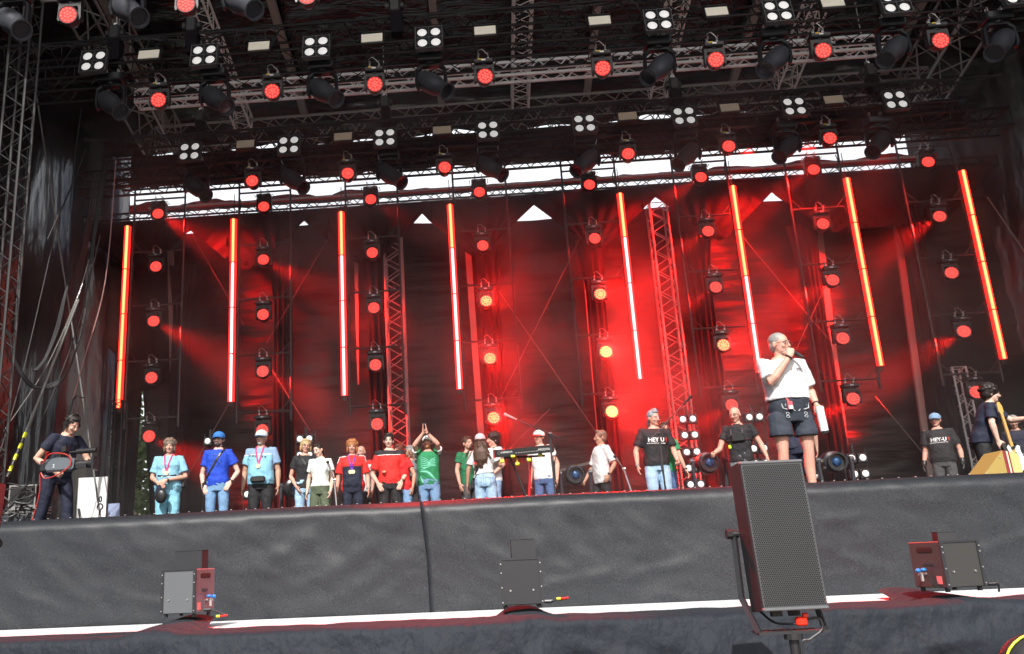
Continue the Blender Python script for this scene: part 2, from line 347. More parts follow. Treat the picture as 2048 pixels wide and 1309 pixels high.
mk.grid(400, 6, mk_pt); o = mk.build('masking_border', M_molt, smooth=True); solid(o, .005); tag(o, 'black cloth border strung behind the lower rows of lamps', 'cloth border')
# the silver stiffening truss under the roof
ps = [P(275, 200, Y=15.5), P(1800, 88, Y=15.5)]
put(truss(ps[0], ps[1], .28, .032, .55), 'silver_truss', M_alu, 'bright silver truss hanging level across the stage behind the second row of lamps', 'truss')
# front row truss, grey
put(truss((P(60, 40, Y=11.5).x, 11.5, 10.75), (3.5, 11.5, 10.75), .55, .028, .7), 'lighting_truss', M_alud, 'grey lighting truss at the top left corner carrying the nearest lamps', 'truss', 'lighting trusses across the stage')
# second row: a deep double black truss
put(truss((-9.4, 13.9, 10.72), (12.4, 13.9, 10.72), .52, .026, .55, hs=.5), 'lighting_truss', M_blk, 'black lighting truss carrying the upper row of square four-lamp blinders', 'truss', 'lighting trusses across the stage')
put(truss((-9.4, 14.0, 10.22), (12.4, 14.0, 10.22), .40, .022, .7, hs=.26), 'lighting_truss', M_blk, 'slim black truss slung just beneath the upper blinder truss', 'truss', 'lighting trusses across the stage')
# third row
put(truss((P(215, 300, Y=17.2).x, 17.2, 10.5), (P(1900, 200, Y=17.2).x, 17.2, 10.5), .52, .026, .55, hs=.5), 'lighting_truss', M_blk, 'black lighting truss carrying the lower row of square four-lamp blinders', 'truss', 'lighting trusses across the stage')
put(truss((P(165, 365, Y=17.6).x, 17.6, 10.02), (P(2010, 245, Y=17.6).x, 17.6, 10.02), .5, .028, .6, hs=.4), 'lighting_truss', M_blk, 'long black truss whose ends stick out past the lower blinder row', 'truss', 'lighting trusses across the stage')
put(truss((XL-.6, 18.8, 10.74), (XR+.3, 18.8, 10.74), .52, .026, .55, hs=.45), 'lighting_truss', M_blk, 'black truss from which the ladder frames of red lamps hang', 'truss', 'lighting trusses across the stage')
# backdrop header truss with bundled red cloth on it
vz = P(172, 458, Y=20).z+.12; VL, VR = P(172, 445, Y=20).x, P(1990, 335, Y=20).x
put(truss((VL, 20, vz+.02), (VR, 20, vz-.02), .36, .026, .5, hs=.24), 'header_truss', M_blk, 'black truss along the top of the backdrop, its ends standing free', 'truss')
rc = MB()
def rcl(u, v):
    x = VL+1.2+u*(VR-VL-2.6); a = v*2*math.pi; k = .045+.08*abs(noise.noise(Vector((x*.55, 3, 0))))*2+.035*noise.noise(Vector((x*2.2, 7, 0)))
    return Vector((x, 19.9+.16*math.cos(a), vz+.15+k*.9+k*math.sin(a)+.03*noise.noise(Vector((x*4, math.cos(a), math.sin(a))))))
rc.grid(260, 10, rcl); o = rc.build('red_banner', M_redcloth, smooth=True)
tag(o, 'crumpled red cloth rolled along the top of the backdrop truss', 'cloth')
rb_ = MB(); rb_.box(((VL+VR)/2, 19.74, vz+.20), (VR-VL-3.4, .03, .05)); put(rb_, 'white_batten', M_white, 'thin white batten lying along the crumpled red cloth', 'batten')
# ------------------------------------------------------------------ backdrop sheet, valance and drapes
TP = [(388, 466), (613, 450), (845, 448), (1068, 441), (1310, 416), (1535, 403)]
TQ = [(P(a, b, Y=21).x, P(a, b, Y=21).z) for a, b in TP]
def topz(x):
    if x <= TQ[0][0]: return TQ[0][1]
    for (x0, z0), (x1, z1) in zip(TQ, TQ[1:]):
        if x <= x1: return z0+(z1-z0)*(x-x0)/(x1-x0)
    return TQ[-1][1]
BZ = P(1068, 436, Y=21).z
GX0 = P(301, 1030, Y=21).x; GP0 = P(301, 1030, Y=21).z; GX1 = P(284, 780, Y=21).x; GP1 = P(284, 780, Y=21).z
bk = MB()
def back_pt(u, v):
    z = DECK+v*(BZ-DECK); v_ = v; k_ = max(0, min(1, (z-GP0)/(GP1-GP0))); xl = GX0+(GX1-GX0)*k_ if k_ < 1 else GX1-(z-GP1)*.9
    xl = max(-9.9, xl); x = xl+u*(14.0-xl); z = DECK+v_*(topz(x)-DECK)
    y = 21+.10*noise.noise(Vector((x*.35, z*.25, 2)))+.045*noise.noise(Vector((x*.8, z*2.3, 4)))+.02*noise.noise(Vector((x*1.4, z*6, 14)))
    return Vector((x, y, z))
bk.grid(200, 150, back_pt); o = bk.build('backdrop', M_back, smooth=True); solid(o, .006, 1.); tag(o, 'wide wrinkled black sheet closing the back of the stage', 'backdrop')
LX = [-7.27+2.52*i for i in range(8)]          # the eight ladder frames of lamps
apx = [P(388, 460, Y=20).x, P(613, 441, Y=20).x, P(845, 425, Y=20).x, P(1066, 409, Y=20).x, P(1305, 396, Y=20).x, P(1535, 384, Y=20).x]
apz = [P(a, b, Y=19.74).z for a, b in ((388, 461), (613, 443), (845, 429), (1066, 411), (1305, 396), (1535, 386))]
ABZ = P(1068, 437, Y=20).z
hwx = [.10, .10, .24, .43, .40, .25]; AB = [P(a, b, Y=19.74).z for a, b in TP]
def val_bot(x):
    """bottom of the valance: deep at the drapes, notched between them"""
    z = ABZ-.95
    for i, a in enumerate(apx):
        dd = abs(x-a); sl0 = max(.9, (apz[i]-AB[i])/hwx[i]); k = apz[i]-dd*sl0
        z = max(z, k)
    return z
va = MB()
def val_pt(u, v):
    x = VL+.15+u*(VR-VL-.2); zt = vz-.10; zb = val_bot(x)
    if x < apx[0]-1.2: zb = ABZ-.95 + max(0, (VL+1.6-x))*.75
    if x > 8.8: zb = ABZ-.9+max(0, (x-(VR-1.6)))*.9
    zb = min(zb, zt-.02); z = zt+(zb-zt)*v
    # gathers fan out from each drape head
    i = min(range(8), key=lambda k: abs(x-LX[k]-.1)); dx = x-LX[i]-.1; dz = z-(ABZ-1.2)
    an = math.atan2(dx, max(.05, dz)); g_ = .035*math.sin(an*26)*min(1, v*1.6)
    return Vector((x, 20-.26+g_+.02*noise.noise(Vector((x*2, z*2, 0))), z))
va.grid(900, 14, val_pt); o = va.build('valance', M_molt, smooth=True); solid(o, .004); tag(o, 'black valance swagged below the backdrop truss with triangular gaps', 'valance')
for i, x in enumerate(LX):
    m = MB()
    def col_pt(u, v, x=x, i=i):
        s = 1-v; z = ABZ-.55-v*(ABZ-.55-DECK-.35); wd = .42+.36*max(0, .18-v)*5+.10*v
        xx = x+(-.10 if i == 2 else .12)+(u-.5)*wd; return Vector((xx, 20.25-.035*math.sin(u*math.pi*7+1.5*math.sin(v*2.5+i))-.05*noise.noise(Vector((u*6, v*3, i)))-.10*math.sin(u*math.pi), z+.2*abs(u-.5)*(v > .97)))
    m.grid(48, 30, col_pt); o = m.build('drape', M_molt, smooth=True); solid(o, .005)
    tag(o, f'narrow gathered black drape hanging behind the {ORD[i]} column of red lamps from the left', 'drape', 'black drapes behind the lamp columns')
# timber-grey uprights
for i, (a, b) in enumerate([((341, 500), (350, 885)), ((712, 500), (717, 770)), ((935, 487), (962, 868)), ((1167, 482), (1203, 900)), ((1404, 470), (1452, 935)), ((1638, 465), (1690, 905)), ((1786, 398), (1860, 945))]):
    A = P(*a, Y=20.62); B = P(*b, Y=20.62); B.z = max(B.z, DECK); m = MB(); t = (A-B)
    if i != 1: B = A-t*((A.z-DECK)/t.z)
    wd = .15 if i != 1 else .11; m.loft([[B+Vector((sx*(wd*(.35 if i == 1 else 1))/2, sy*.04, 0)) for sx, sy in ((-1, -1), (1, -1), (1, 1), (-1, 1))], [A+Vector((sx*wd/2, sy*.04, 0)) for sx, sy in ((-1, -1), (1, -1), (1, 1), (-1, 1))]])
    put(m, 'upright_beam', M_grey, f'grey upright beam in front of the black backdrop, {ORD[i]} from the left', 'beam', 'grey upright beams at the backdrop')
# silver towers in front of the backdrop
def tower(name, px0, px1, Y, s, r, bay, mt, label, z1=None, grp=None, rb=None):
    A = P(*px0, Y=Y); B = P(*px1, Y=Y); x = (A.x+B.x)/2; return put(truss((x, Y, DECK), (x, Y, z1 or A.z), s, r, bay, up=(0, 1, 0), rb=rb), name, mt, label, 'truss tower', grp)
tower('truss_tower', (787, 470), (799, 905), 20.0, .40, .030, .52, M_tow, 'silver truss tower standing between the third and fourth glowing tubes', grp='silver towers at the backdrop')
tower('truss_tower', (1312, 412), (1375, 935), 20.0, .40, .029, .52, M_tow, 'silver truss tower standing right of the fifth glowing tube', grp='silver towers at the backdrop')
tower('truss_tower', (1912, 700), (1925, 850), 20.4, .30, .024, .5, M_alu, 'short silver tower half hidden behind the guitarist at the right', z1=5.3, grp='silver towers at the backdrop')  # bright metal stands in for white sky showing through a black truss
tower('truss_tower', (232, 826), (232, 1000), 17.6, .26, .022, .42, M_blk, 'black truss post at the left below the first glowing tube', z1=5.05)
# the tall mast at the left edge and one above the right
put(truss((P(22, 400, Y=12).x, 12, .0), (P(22, 400, Y=12).x, 12, 13.2), .32, .022, .5, up=(0, 1, 0)), 'truss_tower', mat('mast_paint', (.05, .05, .052), .5, .3), 'tall grey lattice mast at the left edge of the stage', 'truss tower')
# ------------------------------------------------------------------ side walls of tarpaulin
def wall(pts, label, zt, seed, amp=.28, z0=DECK):
    m = MB(); n = len(pts)-1
    def fn(u, v):
        k = min(n-1, int(u*n)); t = u*n-k; p = Vector(pts[k]).lerp(Vector(pts[k+1]), t); z = z0-.3+v*(zt-z0+.3)
        d_ = (Vector(pts[k+1])-Vector(pts[k])).normalized(); nn = Vector((-d_.y, d_.x)); q = u*n
        b = amp*(.6*math.sin(q*5.0+.5*math.sin(v*3+seed))+.6*noise.noise(Vector((q*1.1, v*1.4, seed)))+.22*noise.noise(Vector((q*5, v*3.5, seed+5)))+.10*noise.noise(Vector((q*14, v*7, seed+9))))
        return Vector((p.x+nn.x*b, p.y+nn.y*b, z))
    m.grid(170, 90, fn); o = m.build('side_wall', M_tarp, smooth=True); solid(o, .008); return tag(o, label, 'tarpaulin wall')
gd = MB(); gd.grid(10, 30, lambda u, v: (lambda z, xr: Vector((P(216, 1000, Y=20.8).x+u*(xr-P(216, 1000, Y=20.8).x), 20.8+.05*math.sin(u*14), z)))(DECK+(9.4-DECK)*v, P(263, 1030, Y=20.8).x+(P(283, 780, Y=20.8).x-P(263, 1030, Y=20.8).x)*min(1, v*(9.4-DECK)/(GP1-DECK))+(.7 if v*(9.4-DECK) > GP1-DECK else 0)))
o = gd.build('drape', M_molt, smooth=True); solid(o, .005); tag(o, 'black drape left of the narrow gap where a green tree shows', 'drape', 'black drapes behind the lamp columns')
wall([(P(236, 900, Y=21.6).x, 21.7), (-10.0, 20.2), (-10.6, 17.5), (-10.8, 14), (-10.8, 9), (-10.8, 2)], 'glossy black tarpaulin closing the left side of the stage', 16, 3)  # front stretch out of view is added to keep sun off the backdrop
wall([(11.6, 21.8), (13.9, 20.2), (14.6, 17), (14.8, 13), (14.8, 8)], 'dark bluish tarpaulin closing the right side of the stage', 16, 11, .16)
# ------------------------------------------------------------------ lamps
def emis(name, col, st, sample=False, base=(.02, .0, .0)):
    return mat(name, base, .4, 0, .05, 5, emit=col, estr=st, sample=sample)
E_red = emis('red_led_base', (1, .010, .008), .55); E_pink = emis('red_led_cell', (1, .065, .05), 1.9)
E_ora = emis('hot_led_cell', (1, .26, .10), 3.0); E_orab = emis('hot_led_base', (1, .025, .012), 1.2)
E_hot = emis('blazing_led_cell', (1, .42, .10), 5); E_hotb = emis('blazing_led_base', (1, .08, .03), 2.2)
M_lens = mat('frosted_white_lens', (.86, .86, .84), .35, 0, .03, 9, emit=(1, .99, .96), estr=.34, sample=False)  # faint emission on the blinder lenses stands in for light they reflect
M_lens2 = mat('frosted_white_lens_dull', (.80, .82, .80), .35, 0, .05, 9, emit=(1, 1, .98), estr=.16, sample=False)
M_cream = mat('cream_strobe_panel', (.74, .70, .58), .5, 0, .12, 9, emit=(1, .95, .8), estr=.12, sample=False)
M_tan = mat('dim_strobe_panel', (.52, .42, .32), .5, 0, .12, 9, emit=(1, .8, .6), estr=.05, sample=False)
M_yel = mat('yellow_sticker', (.75, .50, .02), .5)
M_blue = mat('blue_glass_lens', (.01, .06, .16), .06, .3, .6, 12, spec=1.)
RD = .133                                           # radius of a wash lamp's face
def led_face(m, c, rot, rr=RD):
    """37 small cells on a glowing disc, facing -Y before rot"""
    m.mi = 1; m.tube([c+rot @ Vector((0, .0, 0)), c+rot @ Vector((0, -.012, 0))], rr, 20)
    m.mi = 2; k = rr/2.62
    k = rr*.40
    for nr, rad in ((1, 0), (6, .37), (12, .76)):
        for q in range(nr):
            x = rr*rad*math.cos(2*math.pi*q/nr+nr*.1); z = rr*rad*math.sin(2*math.pi*q/nr+nr*.1)
            cc = c+rot @ Vector((x, -.0125, z)); nn = rot @ Vector((0, -1, 0)); m.tube([cc, cc+nn*.008], [k*.45, k*.33], 6)
    m.mi = 0
def make_wash(kind='red', pitch=0., yaw=0., lively=True):
    """red wash moving head hanging base-up from its clamps; origin at the rung it hangs from"""
    t = thing('wash_lamp', '', 'stage lamp')
    for sx in (-.085, .085):
        m = MB(); m.tube([(sx, 0, -.085), (sx, 0, -.02)], .012, 6); m.ring((sx, 0, 0), (1, 0, 0), .034, .012, 12, 5); m.box((sx, -.005, -.045), (.03, .05, .02)); m.tube([(sx, -.03, .02), (sx, -.09, .03)], .008, 5)
        m.build('clamp', M_zinc, t)
    m = MB(); m.rbox((0, 0, -.125), (.34, .23, .085), .015); m.box((0, -.117, -.125), (.26, .004, .045))
    for sx in (-.19, .19): m.tube([(sx, -.09, -.125), (sx*1.12, -.09, -.11), (sx*1.12, .09, -.11), (sx, .09, -.125)], .008, 5)
    b = m.build('base', M_blkm, t); m = MB(); m.box((0, -.121, -.125), (.07, .003, .03)); m.build('display', mat('pale_display', (.5, .52, .55), .2, .2), b)
    if pitch != R(-6): m = MB(); m.box((-.06, -.119, -.105), (.075, .003, .022)); m.build('yellow_sticker', M_yel, b)
    m = MB(); m.tube([(-.06, -.03, .02), (-.09, -.06, .10), (-.02, -.05, .13), (.03, -.05, .08), (.075, -.04, .02)], .0045, 5); m.build('safety_wire', M_zinc, t)
    m = MB()
    m.tube([(0, 0, -.165), (0, 0, -.20)], .07, 12)
    m.prism([(-.175, -.19), (.175, -.19), (.185, -.46), (.17, -.50), (.145, -.50), (.14, -.30), (.12, -.255), (-.12, -.255), (-.14, -.30), (-.145, -.50), (-.17, -.50), (-.185, -.46)], -.055, .055)
    m.build('yoke', M_blkm, t)
    rot = Matrix.Rotation(yaw, 3, 'Z') @ Matrix.Rotation(pitch, 3, 'X'); c = Vector((0, 0, -.43))
    m = MB(); A = [rot @ Vector(p)+c for p in ((0, .16, 0), (0, .13, 0), (0, .02, 0), (0, -.085, 0), (0, -.125, 0), (0, -.125, 0), (0, -.10, 0))]
    m.tube(A, [.07, .105, .137, .147, .147, .137, .135], 22); h = m.build('lamp_head', M_plas, t, smooth=True)
    m = MB(); led_face(m, c+rot @ Vector((0, -.105, 0)), rot)
    E = {'red': (E_red, E_pink), 'ora': (E_orab, E_ora), 'hot': (E_hotb, E_hot)}[kind]
    m.build('led_face', [E[0], E[0], E[1]], h)
    return t
WASH = {}
def wash(kind, loc, label, group, pitch=R(-8), yaw=0., rz=0.):
    key = (kind, round(pitch, 2), round(yaw, 2))
    if key not in WASH: o = WASH[key] = make_wash(kind, pitch, yaw)
    else: o = dup(WASH[key])
    o.location = loc; o.rotation_euler = (0, 0, rz); return tag(o, label, 'stage lamp', group)
SPOTN = [0]
def beam(src, dst, energy, size, blend=.6, col=(1, .01, .008), rad=.10, nm='red_beam'):
    l = bpy.data.lights.new(nm, 'SPOT'); l.energy = energy; l.spot_size = R(size); l.spot_blend = blend; l.color = col; l.shadow_soft_size = rad
    o = bpy.data.objects.new(nm, l); SC.collection.objects.link(o); o.location = src; o.rotation_euler = (Vector(src)-Vector(dst)).to_track_quat('Z', 'Y').to_euler(); return o
# ---- the eight hanging ladder frames with five wash lamps each and a glowing tube
PLACE = ['leftmost', 'second', 'third', 'fourth', 'fifth', 'sixth', 'seventh', 'rightmost']
def colname(i): return ('the leftmost' if i == 0 else 'the rightmost' if i == 7 else 'the '+ORD[i]) + (' column' if i in (0, 7) else ' column from the left')
HZ = [9.68, 8.37, 7.06, 5.75, 4.44]
M_lad = mat('ladder_pipe', (.05, .05, .053), .4, .1, .3, 5)
KIND = {(3, 4): 'ora', (3, 2): 'ora', (3, 3): 'ora', (4, 2): 'ora', (4, 3): 'hot', (4, 4): 'hot', (5, 3): 'ora'}
def pix(p):
    d_ = Vector(p)-EYE; return CX+FPX*d_.dot(AR)/d_.dot(AF), CY-FPX*d_.dot(AU)/d_.dot(AF)
for i, x in enumerate(LX):
    lt = thing('lamp_ladder', f'hanging pipe ladder frame holding {colname(i)} of red lamps', 'ladder frame', (x, 18.8, 4.75), group='hanging ladder frames')
    s = -1 if i < 4 else 1
    for q, sx in ((0, -.60), (1, .62)):
        m = MB(); m.tube([(sx, 0, 0.), (sx, 0, 5.75)], .024, 8)
        for z in (.1, 1.42, 2.73, 4.04): m.tube([(sx, 0, z-.07), (sx, 0, z+.07)], .033, 8)
        m.tube([(sx, 0, -.10), (sx, 0, .02)], .032, 8); m.build('rail', M_lad, lt)
    for k in range(5):
        z = HZ[k]+.43-4.75; m = MB(); m.tube([(-.60, 0, z), (.62, 0, z)], .024, 8)
        if k:
            m.tube([(-.60, 0, z+.27), (-.36, 0, z)], .012, 5); m.tube([(.62, 0, z+.27), (.38, 0, z)], .012, 5)
        m.build('rung', M_lad, lt)
    # the LED tube: four segments
    bx = x-.69 if i < 4 else x+.66
    tb = thing('led_tube', f'tall glowing red LED tube, {("leftmost" if i == 0 else "rightmost" if i == 7 else ORD[i]+" from the left")}, its core {"yellow" if i in (0, 6, 7) else "turning pinkish white lower down"}', 'LED tube', (bx, 18.66, 5.11), group='glowing tubes between the lamp columns')
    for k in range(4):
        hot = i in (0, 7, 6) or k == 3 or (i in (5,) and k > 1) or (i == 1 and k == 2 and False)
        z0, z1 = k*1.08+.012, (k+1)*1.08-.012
        m = MB(); m.box((0, .030, (z0+z1)/2), (.14, .05, z1-z0)); sg = m.build('tube_segment', [MATS.get('tube_edge') or emis('tube_edge', (1, .015, .012), 2.2, base=(.3, 0, 0))], tb)  # glowing red edges put the halo around the tube into the housing
        m = MB(); m.tube([(0, -.008, z0), (0, -.008, z1)], .029, 12)
        m.build('light_core', emis('tube_core_yellow', (1, .14, .045), 6, True) if hot else emis('tube_core_pink', (1, .22, .23), 6, True), sg)
        if k < 3:
            m = MB(); m.box((0, .01, z1+.012), (.11, .09, .022)); m.build('joint', M_blkm, tb)
    m = MB(); m.box((0, .05, -.05), (.08, .05, .09)); m.tube([(0, .06, 4.3), (0, .06, 4.95)], .01, 5); m.build('mounting', M_blkm, tb)
    # cable along the rail
    m = MB(); cx_ = x+s*(-.56 if i >= 4 else .0)+(-.56 if i < 4 else 1.12*1); pts = []
    for q in range(40):
        z = 5.0+q*.13; pts.append((x+(-.57 if i < 4 else .59)+.03*math.sin(q*1.7+i)+.02*math.sin(q*.6), 18.80+.03*math.cos(q), z))
    m.tube(pts, .012, 5); tag(m.build('power_cable', M_cab), f'black cable running down the ladder frame beside the {PLACE[i]} glowing tube', 'cable', 'cables on the ladder frames')
    for k in range(5):
        kd = KIND.get((i, k), 'red'); z = HZ[k]+.43; vert = ['topmost', 'second from the top', 'middle one', 'fourth from the top', 'lowest'][k]
        look = {'red': 'red wash lamp', 'ora': 'orange-tinged red wash lamp', 'hot': 'blazing yellow-red wash lamp'}[kd]
        # heads aim at the middle of the audience
        src = Vector((x, 18.7, HZ[k])); yw = 0; pt = R(-6)
        wash(kd, (x, 18.8, z), f'{look}, {vert} in {colname(i)}', 'red wash lamps in the eight columns', pt, {0: .16, 1: .12, 2: .06, 3: .04, 4: 0, 5: -.06, 6: -.14, 7: -.2}[i])
# ---- overhead moving heads
def make_spot(aim=1):
    """dark spot moving head hanging base-up, its snout pointing down and sideways"""
    t = thing('spot_lamp', '', 'stage lamp')
    m = MB(); m.rbox((0, 0, -.06), (.40, .30, .13), .02); m.box((0, -.152, -.06), (.2, .004, .06)); m.build('base', M_plas, t)
    for sx in (-.1, .1): m = MB(); m.tube([(sx, 0, 0), (sx, 0, .07)], .014, 6); m.ring((sx, 0, .10), (1, 0, 0), .035, .012, 10, 4); m.build('clamp', M_zinc, t)
    m = MB(); m.tube([(0, 0, -.12), (0, 0, -.16)], .09, 12)
    for sx in (-1, 1):
        m.tube([(sx*.14, 0, -.16), (sx*.215, 0, -.24), (sx*.225, 0, -.48), (sx*.20, 0, -.56)], [.05, .065, .07, .05], 8, flat=(Vector((1, 0, 0)), .45))
    m.box((0, 0, -.165), (.30, .10, .04)); m.build('yoke', M_plas, t)
    d_ = Vector((.62*aim, -.42, -.66)).normalized(); c = Vector((0, 0, -.47)); m = MB()
    m.tube([c-d_*.30, c-d_*.28, c-d_*.20, c-d_*.02, c+d_*.14, c+d_*.20, c+d_*.34, c+d_*.40, c+d_*.40, c+d_*.35], [.06, .11, .15, .165, .15, .125, .12, .145, .125, .11], 16)
    h = m.build('lamp_head', M_gun, t, smooth=True)
    m = MB(); m.disc(c+d_*.355, d_, .108, 14, .004); m.build('front_lens', mat('dark_glass', (.01, .012, .02), .05, 0, spec=1.), h)
    return t
SPOT = {}
def spot(loc, aim, label, grp, rz=0, sc=1.14):
    if aim not in SPOT: o = SPOT[aim] = make_spot(aim)
    else: o = dup(SPOT[aim])
    o.location = loc; o.rotation_euler = (0, 0, rz); o.scale = (sc, sc, sc); return tag(o, label, 'stage lamp', grp)
def where(px): return 'far left' if px < 260 else 'left' if px < 700 else 'middle' if px < 1250 else 'right' if px < 1750 else 'far right'
def drop(px, py, Y, dz):
    p = P(px, py, Y=Y); p.z += dz; return p
for i, (px, py) in enumerate([(141, 37), (375, 15), (615, -1)]):
    wash('red', drop(px, py, 11.4, .43), f'red wash lamp on the nearest grey truss, {ORD[i]} from the left', 'red wash lamps on the nearest truss', R(8), .1)
R2 = [(320, 205), (546, 188), (750, 174), (969, 158), (1205, 142), (1430, 125), (1643, 107), (1876, 87)]
for i, (px, py) in enumerate(R2):
    wash('red', drop(px, py, 13.75, .43), f'red wash lamp in front of the bright silver truss, {ORD[i]} from the left', 'red wash lamps under the upper blinder row', R(8), .1 if i < 4 else -.1)
R3 = [(506, 367), (696, 352), (889, 340), (1256, 313), (1456, 298), (1657, 282)]
for i, (px, py) in enumerate(R3):
    wash('red', drop(px, py, 17.1, .43), f'red wash lamp under the lower blinder row, {ORD[i]} from the left', 'red wash lamps under the lower blinder row', R(-2), .1 if i < 3 else -.1)
for i, (px, py, a) in enumerate([(25, 35, 1), (255, 10, 1), (480, -5, 1)]):
    spot(drop(px, py, 11.4, .45), a, f'dark spot lamp with unlit lens on the nearest grey truss, {ORD[i]} from the left', 'dark spot lamps on the nearest truss')
for i, (px, py, a) in enumerate([(222, 190, 1), (430, 180, 1), (645, 165, 1), (862, 150, 1), (1318, 118, -1), (1548, 102, -1), (1785, 82, -1), (1998, 68, -1)]):
    spot(drop(px, py, 13.8, .36), a, f'dark spot lamp hanging under the upper blinder row, {ORD[i]} from the left', 'dark spot lamps under the upper blinder row')
for i, (px, py, a) in enumerate([(393, 360, 1), (585, 345, 1), (778, 335, 1), (977, 320, 1), (1173, 308, -1), (1374, 295, -1), (1573, 280, -1), (1757, 270, -1)]):
    spot(drop(px, py, 17.1, .36), a, f'dark spot lamp hanging under the lower blinder row, {ORD[i]} from the left', 'dark spot lamps under the lower blinder row')
def make_blinder(n=2, rows=2, cell=.235, lens=.082, ml=None):
    t = thing('blinder', '', 'blinder lamp'); W, H = n*cell, rows*cell; m = MB()
    for i in range(n+1): m.box((-W/2+i*cell, 0, 0), (.014, .10, H+.014))
    for j in range(rows+1): m.box((0, .001, -H/2+j*cell), (W+.018, .098, .014))
    m.build('frame', mat('blinder_frame', (.13, .13, .135), .4, .3), t)
    for i in range(n):
        for j in range(rows):
            c = Vector((-W/2+(i+.5)*cell, .02, H/2-(j+.5)*cell)); m = MB(); m.rbox(c, (cell-.018, .09, cell-.018), .01)
            m.tube([c+Vector((0, -.04, 0)), c+Vector((0, -.062, 0)), c+Vector((0, -.062, 0)), c+Vector((0, -.05, 0))], [lens*1.22, lens*1.22, lens*1.06, lens*1.04], 16); b_ = m.build('lamp_box', M_plas, t)
            m = MB(); m.ell(c+Vector((0, -.052, 0)), (lens*1.03, .02, lens*1.03)); m.build('lens', ml or M_lens, b_, smooth=True)
    m = MB(); m.tube([(-W/2-.02, .02, 0), (-W/2-.02, .02, H/2+.10), (W/2+.02, .02, H/2+.10), (W/2+.02, .02, 0)], .01, 5)
    for sx in (-.05, .05): m.ring((sx, .02, H/2+.14), (1, 0, 0), .034, .012, 10, 4)
    m.build('bracket', M_blkm, t); return t
BL = [None]
def blinder(p, label, grp, tilt=R(-12)):
    if BL[0] is None: o = BL[0] = make_blinder()
    else: o = dup(BL[0])
    o.location = p; o.rotation_euler = (-tilt*0+R(-10), 0, 0); return tag(o, label, 'blinder lamp', grp)
for i, (px, py) in enumerate([(188, 125), (409, 113), (633, 96), (858, 78), (1316, 43), (1555, 25), (1790, 8), (2032, -10)]):
    blinder(P(px, py, Y=13.5), f'square blinder with four round white lenses in the upper row, {ORD[i]} from the left', 'square blinders in the upper row')
for i, (px, py) in enumerate([(380, 305), (578, 292), (770, 277), (976, 262), (1169, 249), (1368, 234), (1588, 215), (1790, 202)]):
    blinder(P(px, py, Y=16.8), f'square blinder with four round white lenses in the lower row, {ORD[i]} from the left', 'square blinders in the lower row')
def make_strobe(mt):
    t = thing('strobe_panel', '', 'strobe light'); m = MB(); m.rbox((0, .04, 0), (.36, .09, .22), .01); m.box((0, .01, .125), (.30, .05, .03)); m.build('housing', M_blkm, t)
    m = MB(); m.box((0, -.01, 0), (.325, .012, .165)); m.build('light_panel', mt, t)
    m = MB(); m.tube([(-.19, .04, 0), (-.19, .04, .17), (.19, .04, .17), (.19, .04, 0)], .01, 5)
    for sx in (-.08, .08): m.ring((sx, .04, .20), (1, 0, 0), .032, .01, 10, 4)
    m.build('bracket', M_blkm, t); return t
ST = {}
def strobe(p, mt, label, grp, sc=1.):
    if mt.name not in ST: o = ST[mt.name] = make_strobe(mt)
    else: o = dup(ST[mt.name])
    sc *= 1.12; o.location = p; o.rotation_euler = (R(-14), 0, 0); o.scale = (sc, sc, sc); return tag(o, label, 'strobe light', grp)
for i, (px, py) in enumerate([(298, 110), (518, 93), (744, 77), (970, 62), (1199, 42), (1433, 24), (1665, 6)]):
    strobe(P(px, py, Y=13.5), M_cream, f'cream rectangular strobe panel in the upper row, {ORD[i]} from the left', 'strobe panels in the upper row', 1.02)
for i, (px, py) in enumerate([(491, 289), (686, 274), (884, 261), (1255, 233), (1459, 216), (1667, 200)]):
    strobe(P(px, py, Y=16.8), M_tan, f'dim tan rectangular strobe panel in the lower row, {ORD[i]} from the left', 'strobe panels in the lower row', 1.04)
# ---- hoists, hanging spots on their backs
for i, (px, py, Y) in enumerate([(402, 240, 17.5), (770, 212, 17.5), (1347, 176, 17.5), (1738, 148, 17.5), (790, 20, 13.6), (385, 60, 13.7), (232, 75, 13.7)]):
    p = P(px, py, Y=Y); t = thing('chain_hoist', f'black chain hoist with loose chain above the lamps, {["over the leftmost lower blinder", "over the third lower blinder", "over the sixth lower blinder", "over the rightmost lower blinder", "top middle of the picture", "between the two leftmost upper blinders", "above the leftmost upper blinder"][i]}', 'hoist', p, group='chain hoists above the lamps')
    m = MB(); m.rbox((0, 0, .05), (.20, .26, .30), .03); m.tube([(-.1, 0, .07), (-.17, 0, .07)], .09, 10); m.tube([(.1, 0, .07), (.16, 0, .07)], .08, 10); m.build('motor', M_blkm, t)
    m = MB(); m.box((.02, -.02, -.32), (.19, .19, .42), top=(1.15, 1.15)); m.build('chain_bag', M_molt, t)
    m = MB(); m.tube([(0, 0, .2), (0, 0, max(.5, zroof(Y)-p.z))], .014, 5); m.tube([(.04, 0, .2), (.06, 0, .9)], .008, 4); m.ring((0, 0, .25), (0, 1, 0), .05, .014, 10, 5); m.build('chain', M_zinc, t)
